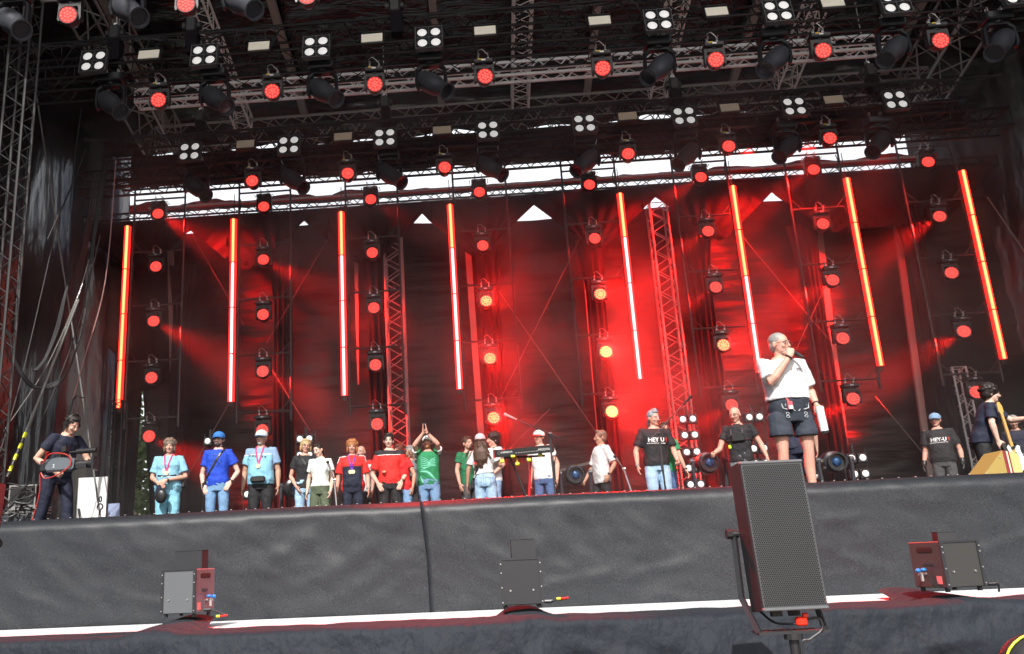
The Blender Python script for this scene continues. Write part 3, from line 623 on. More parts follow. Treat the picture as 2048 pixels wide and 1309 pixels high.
# ---- clutter of cables along the trusses
def cable(pts, r, label, mt=None, cat='cable', grp=None, n=5):
    m = MB(); m.tube(pts, r, n); return tag(m.build('cable', mt or M_cab, smooth=True), label, cat, grp)
def sagline(a, b, sag, k=14):
    a = Vector(a); b = Vector(b); return [a.lerp(b, q/k)-Vector((0, 0, sag*4*(q/k)*(1-q/k))) for q in range(k+1)]
for j, (y, z, nm) in enumerate([(13.7, 10.98, 'upper blinder truss'), (17.0, 10.76, 'lower blinder truss'), (18.6, 10.62, 'truss of the ladder frames'), (17.45, 9.85, 'long truss with free ends')]):
    m = MB(); rr = random.Random(j)
    for k in range(4):
        pts = []; x = -8.3
        while x < 11.2: pts.append((x, y+rr.uniform(-.1, .1), z+rr.uniform(-.09, .06))); x += rr.uniform(.3, .6)
        m.tube(pts, .016, 5)
    for k in range(34):
        x = rr.uniform(-8, 11); m.tube([(x, y-.05, z), (x+.05, y-.12, z-.12), (x+.16, y-.1, z-.17), (x+.25, y-.05, z-.02)], .011, 4)
    tag(m.build('cable_loom', M_cab), f'loom of black cables tied along the {nm}', 'cable', 'cable looms on the trusses')
# ---- floor lamps
def floor_head(px, py, Y, label, sc=1., tilt=0.):
    p = P(px, py, Y=Y); t = thing('floor_spot_lamp', label, 'stage lamp', (p.x, Y, DECK), (0, 0, tilt), 'blue-lensed spot lamps on the stage floor'); h = (p.z-DECK)
    m = MB(); m.rbox((0, 0, .10), (.46, .34, .20), .03); m.box((0, -.172, .10), (.22, .004, .09)); m.build('base', M_plas, t)
    m = MB()
    for sx in (-1, 1): m.tube([(sx*.13, 0, .22), (sx*.25, 0, .30), (sx*.27, 0, h-.12), (sx*.25, 0, h+.0)], [.05, .06, .055, .045], 8, flat=(Vector((1, 0, 0)), .5)); m.tube([(sx*.24, 0, h-.04), (sx*.31, 0, h-.04)], .05, 10)
    m.box((0, 0, .23), (.30, .12, .05)); m.build('yoke', M_gun, t)
    d_ = Vector((-.03, -.975, -.06)).normalized(); c = Vector((0, .1, h-.07)); m = MB()
    m.tube([c-d_*.3, c-d_*.25, c-d_*.1, c+d_*.1, c+d_*.13, c+d_*.26, c+d_*.26, c+d_*.2], [.10, .16, .19, .18, .135, .155, .13, .12], 20); hd = m.build('lamp_head', M_plas, t, smooth=True)
    m = MB(); m.ell(c+d_*.2, (.078, .04, .078)); m.build('lens', M_blue, hd, smooth=True); return t
floor_head(1150, 942, 16.2, 'floor spot lamp with blue lens left of the man in the white shirt', 1)
floor_head(1416, 917, 15.2, 'floor spot lamp with blue lens behind the bald crew member')
floor_head(1668, 915, 15.2, 'floor spot lamp with blue lens right of the man with the microphone')
floor_head(590, 968, 16.0, 'floor spot lamp half hidden behind the blonde woman', 1, .5)
def pair_stand(px, pys, Y, cols, label, skew=0.):
    """upright frame of small round-lensed lamps"""
    base = P(px, pys[-1], Y=Y); t = thing('lamp_stand', label, 'lamp stand', (base.x, Y, DECK), group='upright stands of small round lamps'); m = MB(); ztop = P(px, pys[0], Y=Y).z-DECK
    m.tube([(0, .08, 0), (0, .08, ztop+.25)], .022, 6); m.box((0, .08, .01), (.4, .4, .02))
    for sx in (-.09*cols-.01, .09*cols+.01): m.tube([(sx, .05, 0), (sx, .05, ztop+.18)], .008, 5)
    m.build('frame', M_blkm, t)
    for j, py in enumerate(pys):
        z = P(px, py, Y=Y).z-DECK
        for i in range(cols):
            c = Vector(((i-(cols-1)/2)*.185, 0, z)); m = MB(); m.rbox(c, (.165, .12, .165), .01); m.tube([c+Vector((0, -.05, 0)), c+Vector((0, -.07, 0))], .068, 14); b_ = m.build('lamp_box', M_plas, t)
            m = MB(); m.ell(c+Vector((0, -.068, 0)), (.058, .018, .058)); m.build('lens', M_lens2, b_, smooth=True)
    return t
pair_stand(1390, [839, 871, 905, 937, 970], 16.6, 2, 'tall stand of ten small round lamps right of the black slogan shirt man')
pair_stand(1626, [922, 953], 15.6, 1, 'small round lamps close behind the legs of the man with the microphone')
pair_stand(1717, [917, 949], 15.6, 2, 'low stand of four small round lamps between a spot lamp and the blue cap crew')
pair_stand(1520, [835, 898, 928], 16.4, 2, 'stand of small round lamps between the bald crew member and the speaking man')
pair_stand(611, [879, 911, 965], 16.8, 2, 'stand of small round lamps behind the blonde woman')
pair_stand(415, [884, 985], 16.8, 1, 'slim stand with small round lamps left of the man in the blue cap')
pair_stand(496, [990], 16.8, 1, 'single small round lamp low down by the belt bag man')
# ------------------------------------------------------------------ smoke lit by the lamps
sm = MB(); sm.box((1.55, 17.5, 6.6), (21.2, 6.4, 9.1)); so_ = sm.build('stage_smoke', bpy.data.materials.new('smoke')); so_['kind'] = 'stuff'
so_['label'] = 'thin stage smoke glowing red in front of the backdrop'
ms = so_.data.materials[0]; ms.use_nodes = True; n = ms.node_tree; n.nodes.remove(n.nodes['Principled BSDF'])
pv = n.nodes.new('ShaderNodeVolumePrincipled'); pv.inputs['Density'].default_value = .008; pv.inputs['Color'].default_value = (.9, .9, .9, 1); pv.inputs['Anisotropy'].default_value = .5
n.links.new(pv.outputs[0], n.nodes['Material Output'].inputs['Volume'])
tcs = n.nodes.new('ShaderNodeTexCoord'); ns_ = n.nodes.new('ShaderNodeTexNoise'); ns_.inputs['Scale'].default_value = .55; ns_.inputs['Detail'].default_value = 3; n.links.new(tcs.outputs['Object'], ns_.inputs['Vector'])
mrs = n.nodes.new('ShaderNodeMapRange'); mrs.inputs[1].default_value = .42; mrs.inputs[2].default_value = .72; mrs.inputs[3].default_value = .003; mrs.inputs[4].default_value = .085; n.links.new(ns_.outputs['Fac'], mrs.inputs[0]); n.links.new(mrs.outputs[0], pv.inputs['Density'])
ms.cycles.volume_step_rate = 4.0
AIM = Vector((2.2, 6.0, 1.0))
for i, x in enumerate(LX):
    for k in range(5):
        if (i+k) % 2 and i not in (3, 4, 5): continue
        src = Vector((x, 18.62, HZ[k])); dd = (AIM-src).normalized()
        if i < 4: dst = src+Vector((.68, .50, -.36))
        else: dst = src+Vector((-.68, .50, -.32))
        if (i, k) in KIND: dst = src+Vector((.1, -1, -.2))
        beam(src+(dst-src).normalized()*.18, dst, ([6500, 5200, 900, 300, 700, 4200, 8000, 9000][i]) if (i, k) not in KIND else (1900 if i == 4 else 900), 50, .9)
# wash on the backdrop from the rear truss lamps
for x, e in ((-6.0, 400), (6.1, 1500), (7.4, 2400), (8.9, 1700)):
    beam((x, 17.6, 9.9), (x+.3, 20.9, 7.4), e, 66, 1.0, nm='red_wash')
for (px, py) in R2[3:]:
    p = P(px, py, Y=13.6); beam(p, p+Vector((-.2, .25, -1)), 1600, 20, .8)
# one lamp of the near truss throws red towards the audience
for src_, dst_, e_ in (((-2.26, 11.2, 9.5), (1.02, 4.3, 1.65), 14000), ((4.47, 13.6, 9.2), (-2.0, 6.1, 1.3), 14000), ((-2.26, 11.2, 9.5), (2.75, 5.6, 1.25), 12000), ((-2.26, 11.2, 9.5), (-.1, 5.7, 1.2), 5000)): beam(src_, dst_, e_, 13, .9, nm='red_front_beam')
# ------------------------------------------------------------------ people
from mathutils.bvhtree import BVHTree
WS = bpy.data.scenes.new('workshop')
def remesh(m, name, mt, parent, vox, wr=0., wsc=(9, 9, 5), seed=0, colfn=None, smooth=2, only=None):
    me = bpy.data.meshes.new('raw'); me.from_pydata([tuple(p) for p in m.v], [], m.f); o = bpy.data.objects.new('raw', me); WS.collection.objects.link(o)
    md = o.modifiers.new('r', 'REMESH'); md.mode = 'VOXEL'; md.voxel_size = vox; md.use_smooth_shade = True
    if smooth: ms_ = o.modifiers.new('s', 'SMOOTH'); ms_.factor = .5; ms_.iterations = smooth
    WS.view_layers[0].update(); dg = WS.view_layers[0].depsgraph; out = bpy.data.meshes.new_from_object(o.evaluated_get(dg)); bpy.data.objects.remove(o); bpy.data.meshes.remove(me)
    out.name = name; out.materials.clear(); ml = mt if isinstance(mt, (list, tuple)) else [mt]
    for k in ml: out.materials.append(k)
    if wr:
        nrm_ = [v.normal.copy() for v in out.vertices]
        for v, vn in zip(out.vertices, nrm_):
            p = v.co; k = noise.noise(Vector((p.x*wsc[0]+seed, p.y*wsc[1], p.z*wsc[2])))+.5*noise.noise(Vector((p.x*wsc[0]*2.2, p.y*wsc[1]*2.2+seed, p.z*wsc[2]*2.4+p.x*9)))
            v.co = p+vn*wr*k
    if colfn: out.polygons.foreach_set('material_index', [colfn(p.center) for p in out.polygons])
    out.polygons.foreach_set('use_smooth', [True]*len(out.polygons))
    return link(name, out, parent)
def skin(nm, c): return mat('skin_'+nm, c, .55, 0, .16, 22, .12, 60, bdist=.002)
SK = {'fair': skin('fair', (.60, .36, .27)), 'pink': skin('pink', (.62, .33, .25)), 'tan': skin('tan', (.46, .26, .18)), 'pale': skin('pale', (.68, .44, .35))}
def clo(nm, c, rough=.8): return mat('fabric_'+nm, c, rough, 0, .12, 8, .9, 11, bdist=.03, stretch=(1, 1, .6))
F_ = {k: clo(k, v) for k, v in dict(skyblue=(.22, .46, .60), aqua=(.24, .55, .70), royal=(.012, .06, .52), denim=(.16, .30, .50), lightdenim=(.33, .50, .68), darkdenim=(.06, .12, .26), greyblue=(.17, .21, .25), polo=(.23, .50, .66), black=(.014, .014, .017),
      white=(.70, .71, .72), offwhite=(.72, .76, .72), olive=(.085, .11, .065), red=(.70, .025, .02), redb=(.55, .012, .015), navy=(.010, .014, .035), green=(.012, .22, .085), greend=(.01, .16, .07), mint=(.18, .62, .45), grey=(.16, .17, .19), dgrey=(.07, .07, .075), pinkc=(.72, .50, .52), capblue=(.03, .16, .48), slate=(.22, .34, .52), purple=(.10, .03, .28), pocket=(.25, .42, .62)).items()}
H_ = {k: mat('hair_'+k, v, .55, 0, .35, 40, .8, 70, stretch=(1, 1, .3), bdist=.006) for k, v in dict(brown=(.06, .03, .017), dark=(.018, .012, .010), greybrown=(.17, .12, .09), blonde=(.45, .33, .17), ginger=(.38, .15, .05), grey=(.28, .26, .25), bluegrey=(.20, .27, .30), auburn=(.12, .025, .015)).items()}
M_eye = mat('dark_eye', (.02, .014, .01), .2); M_eyew = mat('eye_white', (.7, .68, .65), .3); M_lip = mat('lips', (.36, .10, .09), .5); M_leather = mat('black_leather', (.02, .02, .022), .4); M_gold = mat('medal_gold', (.85, .72, .45), .35, .4); M_glassf = mat('spectacle_frame', (.012, .012, .014), .3)
M_tooth = mat('teeth', (.8, .78, .72), .3)
def hand(m, w_, d_, pn, side, curl=.5, spread=.05, fist=False):
    """palm and five separate fingers; d_ along the hand, pn out of the palm, side +1/-1 for the thumb"""
    d_ = Vector(d_).normalized(); pn = (Vector(pn)-d_*Vector(pn).dot(d_)).normalized(); s = d_.cross(pn).normalized()*side; w_ = Vector(w_)
    rings = []
    for t, hw, ht in ((-.01, .028, .021), (.012, .033, .019), (.045, .042, .018), (.082, .042, .015), (.095, .036, .011)):
        c = w_+d_*t; rings.append([c+s*math.cos(2*math.pi*i/12)*hw+pn*math.sin(2*math.pi*i/12)*ht for i in range(12)])
    m.loft(rings)
    for k, (off, ln) in enumerate(((.030, .072), (.0105, .082), (-.0105, .076), (-.030, .060))):
        p = w_+d_*.086+s*off; ang = spread*(1.5-k)*1.0; dv = (d_+s*ang).normalized(); pts = [p-d_*.02, p]; cu = 0
        for q, fr in enumerate((.42, .33, .25)):
            cu += curl*(1.15 if fist else (.5, .6, .5)[q])*(1.3 if fist else 1); v = dv*math.cos(cu)+pn*math.sin(cu); p = p+v*ln*fr; pts.append(p)
        m.caps(pts, [.0098, .0098, .0092, .0086, .0074], 8)
    p = w_+d_*.022+s*.030; v1 = (d_*.62+s*.62+pn*(.35 if not fist else .7)).normalized(); v2 = (d_*.85+s*.25+pn*(.35 if not fist else .9)).normalized()
    m.caps([p-v1*.01, p+v1*.03, p+v1*.036+v2*.028], [.0135, .0115, .0088], 8)
DEF = dict(h=1.75, yaw=0, w=1., belly=0., lean=0., roll=0., hyaw=0, hpitch=0, hroll=0, skin='fair', top='black', bot='denim', sleeve=.55, hem=.86, shorts=None, hair='brown', hs='short', vox=.009, eR=(-.245, .03, 1.14), wR=(-.25, -.05, .89), eL=(.245, .03, 1.14), wL=(.25, -.05, .89), hdR=None, hdL=None, pnR=(1, 0, 0), pnL=(-1, 0, 0), cR=.45, cL=.45, legs=.09, fR=False, fL=False, extra=None, colfn=None, tops=None, loose=1., step=0., female=False, fy=0.)
def person(px, py, label, hz=None, Y=None, **k):
    s = dict(DEF); s.update(k); h = s['h']; top = hz or h; sc = h/1.75
    p = P(px, py, Z=DECK+top)
    if Y is not None: p = P(px, py, Y=Y)
    yaw = R(s['yaw']); t = thing('person', label, 'person', (p.x, p.y, DECK), (0, 0, yaw)); t.scale = (sc, sc, sc)
    up = Matrix.Translation((0, 0, .93)) @ Matrix.Rotation(R(s['lean']), 4, 'X') @ Matrix.Rotation(R(s['roll']), 4, 'Y') @ Matrix.Translation((0, 0, -.93))
    neck = up @ Vector((0, .012, 1.50))
    hd = Matrix.Translation(neck) @ Matrix.Rotation(R(s['lean'])*.3, 4, 'X') @ Matrix.Rotation(R(s['hyaw']), 4, 'Z') @ Matrix.Rotation(R(s['hpitch']), 4, 'X') @ Matrix.Rotation(R(s['hroll']), 4, 'Y') @ Matrix.Translation((0, -.012, .128)) @ Matrix.Scale(1.07, 4)
    # the head top must land on the asked pixel: shift for lean
    tp = hd @ Vector((0, .01, .118)); off = rotz(yaw) @ Vector((tp.x, tp.y, 0))*sc; t.location.x -= off.x; t.location.y -= off.y
    w_ = s['w']; b_ = s['belly']; fe = s['female']; sk = SK[s['skin']]
    def torso(m, g, z0, z1, nk=True):
        R_ = [(.80, .150, .105, 0), (.88, .168+.008*fe, .118, .004), (.95, .170+.01*fe, .12, 0), (1.03, .158-.012*fe, .108, -.004), (1.10, .156-.014*fe, .108, -.006), (1.20, .166-.010*fe, .115, -.004), (1.30, .174-.008*fe, .120, -.002), (1.38, .172-.010*fe, .108, .002), (1.425, .142-.006*fe, .092, .008), (1.462, .092, .074, .012), (1.50, .066, .066, .014)]
        rr = []
        for z, rx, ry, oy in R_:
            if z < z0-.001 or z > z1+.001: continue
            e = b_*math.exp(-((z-1.06)/.13)**2); bust = .028*fe*math.exp(-((z-1.28)/.06)**2); ring = []
            for i in range(24):
                a = 2*math.pi*i/24; ca, sa = math.cos(a), math.sin(a); q = .86; x = math.copysign(abs(ca)**q, ca)*(rx*w_+g+e*.35); y = math.copysign(abs(sa)**q, sa)*(ry*(w_*.5+.5)+g)
                if sa < 0: y -= (e+bust)*(-sa)
                ring.append(up @ Vector((x, y+oy, z)) if z > .93 else Vector((x, y+oy, z)))
            rr.append(ring)
        if nk is False: pass
        m.loft(rr)
    shX = .172*w_*(.93 if fe else 1)
    SR, SL = up @ Vector((-shX, .01, 1.425)), up @ Vector((shX, .01, 1.425))
    ER, WR, EL, WL = [Vector(s[q]) for q in ('eR', 'wR', 'eL', 'wL')]
    aw = (.92 if fe else 1.)*(.55*w_+.45)
    # body
    m = MB(); torso(m, 0, .80, 1.50)
    for S_, E_, W_, sd, hdv, pn, cu, fi in ((SR, ER, WR, -1, s['hdR'], s['pnR'], s['cR'], s['fR']), (SL, EL, WL, 1, s['hdL'], s['pnL'], s['cL'], s['fL'])):
        f1 = W_-E_
        m.caps([S_, S_.lerp(E_, .35), S_.lerp(E_, .75), E_, E_+f1*.2, E_+f1*.6, W_], [.047*aw, .050*aw, .044*aw, .041*aw, .044*aw, .035*aw, .026*aw], 12)
        dv = Vector(hdv) if hdv else (f1.normalized()+Vector((0, -.1, -.1)))
        hand(m, W_, dv, pn, sd*(1 if not fe else 1)*-1 if True else 1, cu, fist=fi)
    lg = s['legs']; st = s['step']
    for sd in (-1, 1):
        ky = -.02+sd*st*.5; m.caps([(sd*lg, 0, .86), (sd*(lg+.012), -.01+ky*.4, .70), (sd*(lg+.016), ky, .50), (sd*(lg+.018), ky+.03+sd*st*.2, .34), (sd*(lg+.02), ky+.03+sd*st*.4, .10)], [.082*w_, .074*(w_*.5+.5), .052, .053, .036], 12)
        fx = sd*(lg+.03); fy_ = ky+.03+sd*st*.4; m.caps([(fx, fy_+.03, .05), (fx, fy_-.06, .045), (fx, fy_-.13, .03)], [.04, .038, .028], 10)
    # head and neck
    def HM(v): return hd @ Vector(v)
    rh = hd.to_3x3()
    m.tube([up @ Vector((0, .016, 1.44)), neck.lerp(HM((0, .02, -.09)), .3), HM((0, .018, -.06))], [.062, .052*(.9 if fe else 1.02), .052], 14)
    m.ell(HM((0, .014, .032)), (.074, .094, .086), rh, 18, 12); m.ell(HM((0, -.014, -.026)), (.060, .072, .084), rh, 16, 10); m.ell(HM((0, -.048, -.082)), (.034, .034, .028), rh, 12, 8)
    m.ell(HM((0, -.020, -.055)), (.055, .060, .045), rh, 14, 8); m.tube([HM((0, -.086, .022)), HM((0, -.100, -.008)), HM((0, -.108, -.024)), HM((0, -.092, -.034))], [.009, .011, .0165, .012], 8)
    for sd in (-1, 1):
        m.ell(HM((sd*.076, .014, -.004)), (.010, .022, .031), rh, 10, 6); m.ell(HM((sd*.036, -.066, -.022)), (.022, .018, .018), rh, 10, 6); m.ell(HM((sd*.030, -.080, .024)), (.020, .008, .007), rh, 8, 6)
    remesh(m, 'body', sk, t, s['vox'], smooth=1)
    for sd in (-1, 1):
        q = MB(); q.ell(HM((sd*.030, -.0825, .008)), (.0135, .006, .0068), rh, 10, 6); e_ = q.build('eye', M_eyew, t, True); q = MB(); q.ell(HM((sd*.030, -.0875, .0075)), (.0065, .003, .0065), rh, 8, 5); q.build('iris', M_eye, e_)
        q = MB(); q.caps([HM((sd*.048, -.077, .025)), HM((sd*.030, -.0875, .031)), HM((sd*.014, -.088, .027))], [.0028, .004, .0035], 6); q.build('eyebrow', H_[s['hair']] if s['hair'] else H_['greybrown'], t)
    q = MB(); q.caps([HM((-.023, -.082, -.050)), HM((-.010, -.090, -.054)), HM((.010, -.090, -.054)), HM((.023, -.082, -.050))], [.003, .006, .006, .003], 6); q.build('mouth', M_lip, t)
    if s.get('smile'):
        q = MB(); q.caps([HM((-.015, -.088, -.0515)), HM((0, -.0945, -.054)), HM((.015, -.088, -.0515))], [.0018, .004, .0018], 6); q.build('teeth', M_tooth, t)
    # hair
    hs, hc = s['hs'], s['hair']
    if hs and hc:
        q = MB(); z_ = .0
        cp_ = bool(s.get('cap'))
        if hs in ('short', 'cropped', 'curly', 'wavy', 'bob', 'long', 'tied', 'mullet', 'quiff'):
            g = {'cropped': .004, 'short': .010, 'quiff': .012, 'curly': .026, 'wavy': .020, 'bob': .016, 'long': .014, 'tied': .008, 'mullet': .008}[hs]
            if cp_: g = min(g, .006)
            q.ell(HM((0, .026, .046-.03*cp_)), (.077+g, .090+g, .078+g-.02*cp_), rh, 18, 12); q.ell(HM((0, .050, .0)), (.068+g, .060+g, .075+g*.6), rh, 16, 10)
            if not cp_ and hs != 'cropped': q.ell(HM((0, -.040, .098)), (.052+g*.5, .035+g*.4, .018+g*.6), rh, 12, 7)
            if hs == 'quiff': q.ell(HM((.01, -.05, .112)), (.045, .032, .026), rh, 12, 7)
            if hs in ('bob', 'wavy'):
                for sd in (-1, 1): q.ell(HM((sd*.080, .012, -.030)), (.022, .045, .065), rh, 10, 8)
                q.ell(HM((0, .06, -.05)), (.075, .04, .06), rh, 12, 8)
            if hs == 'long':
                q.tube([HM((0, .06, .0)), HM((0, .085, -.08)), up @ Vector((0, .135, 1.40)), up @ Vector((.0, .145, 1.27)), up @ Vector((0, .14, 1.20))], [.078, .10, .135, .13, .07], 16, True, (Vector((0, 1, 0)), .42))
                r3 = random.Random(int(px)+1)
                for _ in range(46):
                    zz = r3.uniform(1.17, 1.52); xx = r3.gauss(0, .07); q.tube([up @ Vector((xx*.7, .125+r3.uniform(-.02, .025), zz+.09)), up @ Vector((xx+.01*math.sin(zz*40), .135+r3.uniform(-.01, .03), zz)), up @ Vector((xx*1.25, .135, zz-.08))], [.016, .022, .010], 6)
                for sd in (-1, 1): q.tube([HM((sd*.07, .02, .02)), HM((sd*.088, .02, -.07)), up @ Vector((sd*.12, .05, 1.38))], [.025, .035, .03], 8)
            if hs == 'tied': q.tube([HM((0, .09, .03)), HM((0, .125, .0)), HM((.02, .12, -.10))], [.03, .035, .015], 8)
            if hs == 'mullet': q.tube([HM((0, .07, .0)), HM((0, .09, -.07)), HM((0, .10, -.12))], [.055, .055, .03], 10); q.ell(HM((0, -.01, .125)), (.03, .06, .03), rh)
            if hs in ('curly', 'wavy', 'short', 'mullet', 'quiff', 'bob', 'long'):
                rr = random.Random(int(px)); k = {'curly': 60, 'wavy': 46, 'quiff': 40}.get(hs, 30)
                for _ in range(k):
                    a = rr.uniform(-.5, math.pi+.5); b2 = rr.uniform(0, 1.3); r_ = .090+g
                    if cp_: b2 = -.4
                    v = Vector((math.cos(a)*math.cos(b2)*r_*.86, math.sin(a)*math.cos(b2)*r_+.024, math.sin(b2)*(.082+g)+.04)); z2 = .02 if hs in ('curly', 'wavy') else .012
                    q.ell(HM(v), (z2*1.2, z2*1.2, z2), rh, 7, 5)
        elif hs == 'ring':           # bald on top
            for sd in (-1, 1): q.ell(HM((sd*.070, .035, .012)), (.012, .045, .038), rh, 10, 8)
            q.ell(HM((0, .088, .0)), (.06, .022, .045), rh, 12, 8)
        remesh(q, 'hair', H_[hc], t, .009, .003 if hs != 'ring' else 0, (40, 40, 40), smooth=1)
    if s.get('beard'):
        q = MB(); q.ell(HM((0, -.050, -.086)), (.037, .036, .032), rh); (None if s.get('goatee') else q.tube([HM((-.058, -.01, -.04)), HM((-.044, -.046, -.075)), HM((0, -.074, -.095)), HM((.044, -.046, -.075)), HM((.058, -.01, -.04))], [.007, .011, .013, .011, .007], 8)); q.tube([HM((-.028, -.082, -.058)), HM((-.016, -.091, -.042)), HM((0, -.096, -.040)), HM((.016, -.091, -.042)), HM((.028, -.082, -.058))], .0045, 6); q.build('beard', H_[s['beard']], t, True)
    if s.get('cap'):
        cc, cb = s['cap'][:2]; back = -1 if s.get('capback') else 1; q = MB(); rings = []
        for a in (0, 18, 36, 54, 70, 84): rings.append([HM((math.cos(R(a))*.093*math.cos(2*math.pi*i/20), .016+math.cos(R(a))*.114*math.sin(2*math.pi*i/20), .046+math.sin(R(a))*.084)) for i in range(20)])
        rings.insert(0, [HM((.092*math.cos(2*math.pi*i/20), .016+.113*math.sin(2*math.pi*i/20), .026)) for i in range(20)])
        q.loft(rings); q.ell(HM((0, .016, .131)), (.008, .008, .005), rh, 8, 4); cp = q.build('cap', [F_[cc]], t, True); q = MB(); vs = []
        n_ = 12
        for z in (.036, .048):
            for i in range(n_+1):
                a = math.pi*i/n_; vs.append(HM((.080*math.cos(a), .014-back*.085*math.sin(a)*1.0, z))); sa_ = max(0, math.sin(a)); vs.append(HM((.080*math.cos(a), .010-back*(.085*sa_+.085*sa_**.6), z-.020*sa_-.012*math.cos(2*a)-.006)))
        fs = []
        for i in range(n_):
            a0 = 2*i; fs += [(a0, a0+1, a0+3, a0+2), (26+a0, 26+a0+2, 26+a0+3, 26+a0+1), (a0+1, 27+a0, 29+a0, a0+3)]
        q.add(vs, fs); q.build('brim', F_[cb], cp, True)
    if s.get('glasses'):
        q = MB()
        for sd in (-1, 1):
            c = HM((sd*.031, -.100, .006)); q.ring(c, rh @ Vector((0, 1, 0)), .021, .0022, 12, 4); q.tube([HM((sd*.050, -.098, .010)), HM((sd*.078, -.04, .012)), HM((sd*.079, .01, .008))], .002, 4)
        q.tube([HM((-.011, -.104, .010)), HM((.011, -.104, .010))], .002, 4); q.build('glasses', M_glassf, t)
    # trousers, shorts or dress
    shz = s['shorts']; lo_ = s['loose']; bot = F_[s['bot']] if s['bot'] else None
    m = MB(); torso(m, .012, .80, s.get('waist', 1.03))
    for sd in (-1, 1):
        ky = -.02+sd*st*.5; pts = [(sd*lg, 0, .88), (sd*(lg+.012), -.01+ky*.4, .70), (sd*(lg+.016), ky, .50), (sd*(lg+.018), ky+.03+sd*st*.2, .34), (sd*(lg+.02), ky+.03+sd*st*.4, .09)]; rs = [.098*w_, .090*lo_*(w_*.5+.5), .074*lo_, .072*lo_, .070*lo_]
        if shz:
            A = [Vector(q_) for q_ in pts]; kk = [(A[0], rs[0]), (A[1], .098*lo_*(w_*.5+.5))]
            fr = (.70-shz)/.20; kk.append((A[1].lerp(A[2], fr), .098*lo_*(w_*.5+.5))) if shz > .5 else kk.append((A[2].lerp(A[3], (.5-shz)/.16), .088*lo_))
            m.tube([q_[0] for q_ in kk], [q_[1] for q_ in kk], 16)
        else: m.tube(pts, rs, 14)
    if s['bot']: remesh(m, 'shorts' if shz else 'trousers', s.get('bots') or bot, t, .010, .006, (7, 7, 11), seed=int(px), colfn=s.get('botfn'))
    # top
    m = MB(); torso(m, .018 if lo_ <= 1.05 else .026, s['hem'], 1.475)
    if s.get('skirt'):
        m.tube([(0, 0, 1.0), (0, 0, .8), (0, 0, .45)], [.16, .20, .25], 20)
    for S_, E_, W_ in ((SR, ER, WR), (SL, EL, WL)):
        fr = s['sleeve']; Si = S_+(Vector((0, 0, 1.40))-S_)*.25
        if fr <= 1: e_ = S_.lerp(E_, fr); m.tube([Si, S_, S_.lerp(E_, fr*.5), e_], [.060*aw, .071*aw, .072*aw, .073*aw+.004], 14)
        else: m.caps([Si, S_, S_.lerp(E_, .6), E_, E_.lerp(W_, .5), E_.lerp(W_, .95)], [.06, .07*aw, .06*aw, .055*aw, .05*aw, .042*aw], 14)
    if s['top']:
        ms_ = [F_[q_] for q_ in s['tops']] if s['tops'] else [F_[s['top']]]
        remesh(m, 'dress' if s.get('skirt') else 'shirt', ms_, t, .010, .012, (5.5, 5.5, 8), seed=int(px)+3, colfn=s['colfn'])
    s['bvh'] = None
    if s['top']:
        me_ = t.children_recursive[-1].data if False else [c for c in SC.collection.objects if c.parent == t and c.name.startswith(('shirt', 'dress'))][-1].data
        s['bvh'] = BVHTree.FromPolygons([v.co.copy() for v in me_.vertices], [tuple(p_.vertices) for p_ in me_.polygons])
    # shoes
    for sd in (-1, 1):
        ky = -.02+sd*st*.5; fx = sd*(lg+.03); fy_ = ky+.03+sd*st*.4; q = MB(); q.caps([(fx, fy_+.04, .05), (fx, fy_-.06, .05), (fx, fy_-.15, .038)], [.047, .048, .038], 12); q.build('shoe', F_[s.get('shoe', 'dgrey')], t, True)
    if s.get('medal'):
        q = MB(); zt = up @ Vector((0, -.14-b_*.6, 1.17))
        zt = on(s, up, 0, 1.19, .012)
        for sd in (-1, 1): q.tube([up @ Vector((sd*.060, -.04, 1.485))]+[on(s, up, sd*(.060-.056*k/7), 1.455-.265*k/7, .008) for k in range(8)], .013, 6, True, (Vector((0, 1, 0)), .3))
        rb = q.build('medal_ribbon', s.get('ribbon') or mat('striped_ribbon', (.48, .03, .16), .5, 0, .5, 25), t); 
        for j in range(s['medal']):
            q = MB(); q.tube([zt+Vector(((j-.5*(s['medal']-1))*.05, .004-j*.003, -.03)), zt+Vector(((j-.5*(s['medal']-1))*.05, -.012-j*.003, -.03))], .036, 18); q.build('medal', M_gold, t)
    if s.get('strap'):
        q = MB(); sd = s['strap']; by = -1 if s.get('strapback') else 1
        q.tube([up @ Vector((sd*.10, .02, 1.485))]+[on(s, up, sd*(.10-.27*k/9), 1.44-.46*k/9, .007, by) for k in range(10)]+[Vector((-sd*.205, -.05*by, .93))], .019, 6, True, (Vector((0, 1, 0)), .25)); q.build('bag_strap', M_leather, t)
        q = MB(); q.rbox((-sd*.215, 0, .86), (.06, .18, .17), .02); q.build('shoulder_bag', M_leather, t)
    if s.get('beltbag'):
        q = MB(); q.rbox((.0, -.175-b_*.7, .95), (.24, .06, .10), .025); q.tube([(0, -.17-b_*.7, .98)]+[((.19*w_)*math.cos(R(a)), (.15+b_*.3)*math.sin(R(a)), .975) for a in range(-90, 271, 20)], .012, 5); q.build('belt_bag', M_leather, t)
    if s.get('watch'):
        W_, E_ = (WL, EL) if s['watch'] > 0 else (WR, ER); dd = (W_-E_).normalized(); q = MB(); q.ring(W_-dd*.022, dd, .029*aw, .008, 14, 5); nrm = Vector((s['watch']*.5, -.8, 0)).normalized(); q.tube([W_-dd*.022+nrm*.026, W_-dd*.022+nrm*.038], .017, 12); q.build('watch', s.get('watchm') or M_leather, t)
    if s['extra']: s['extra'](t, up, hd, s)
    return t
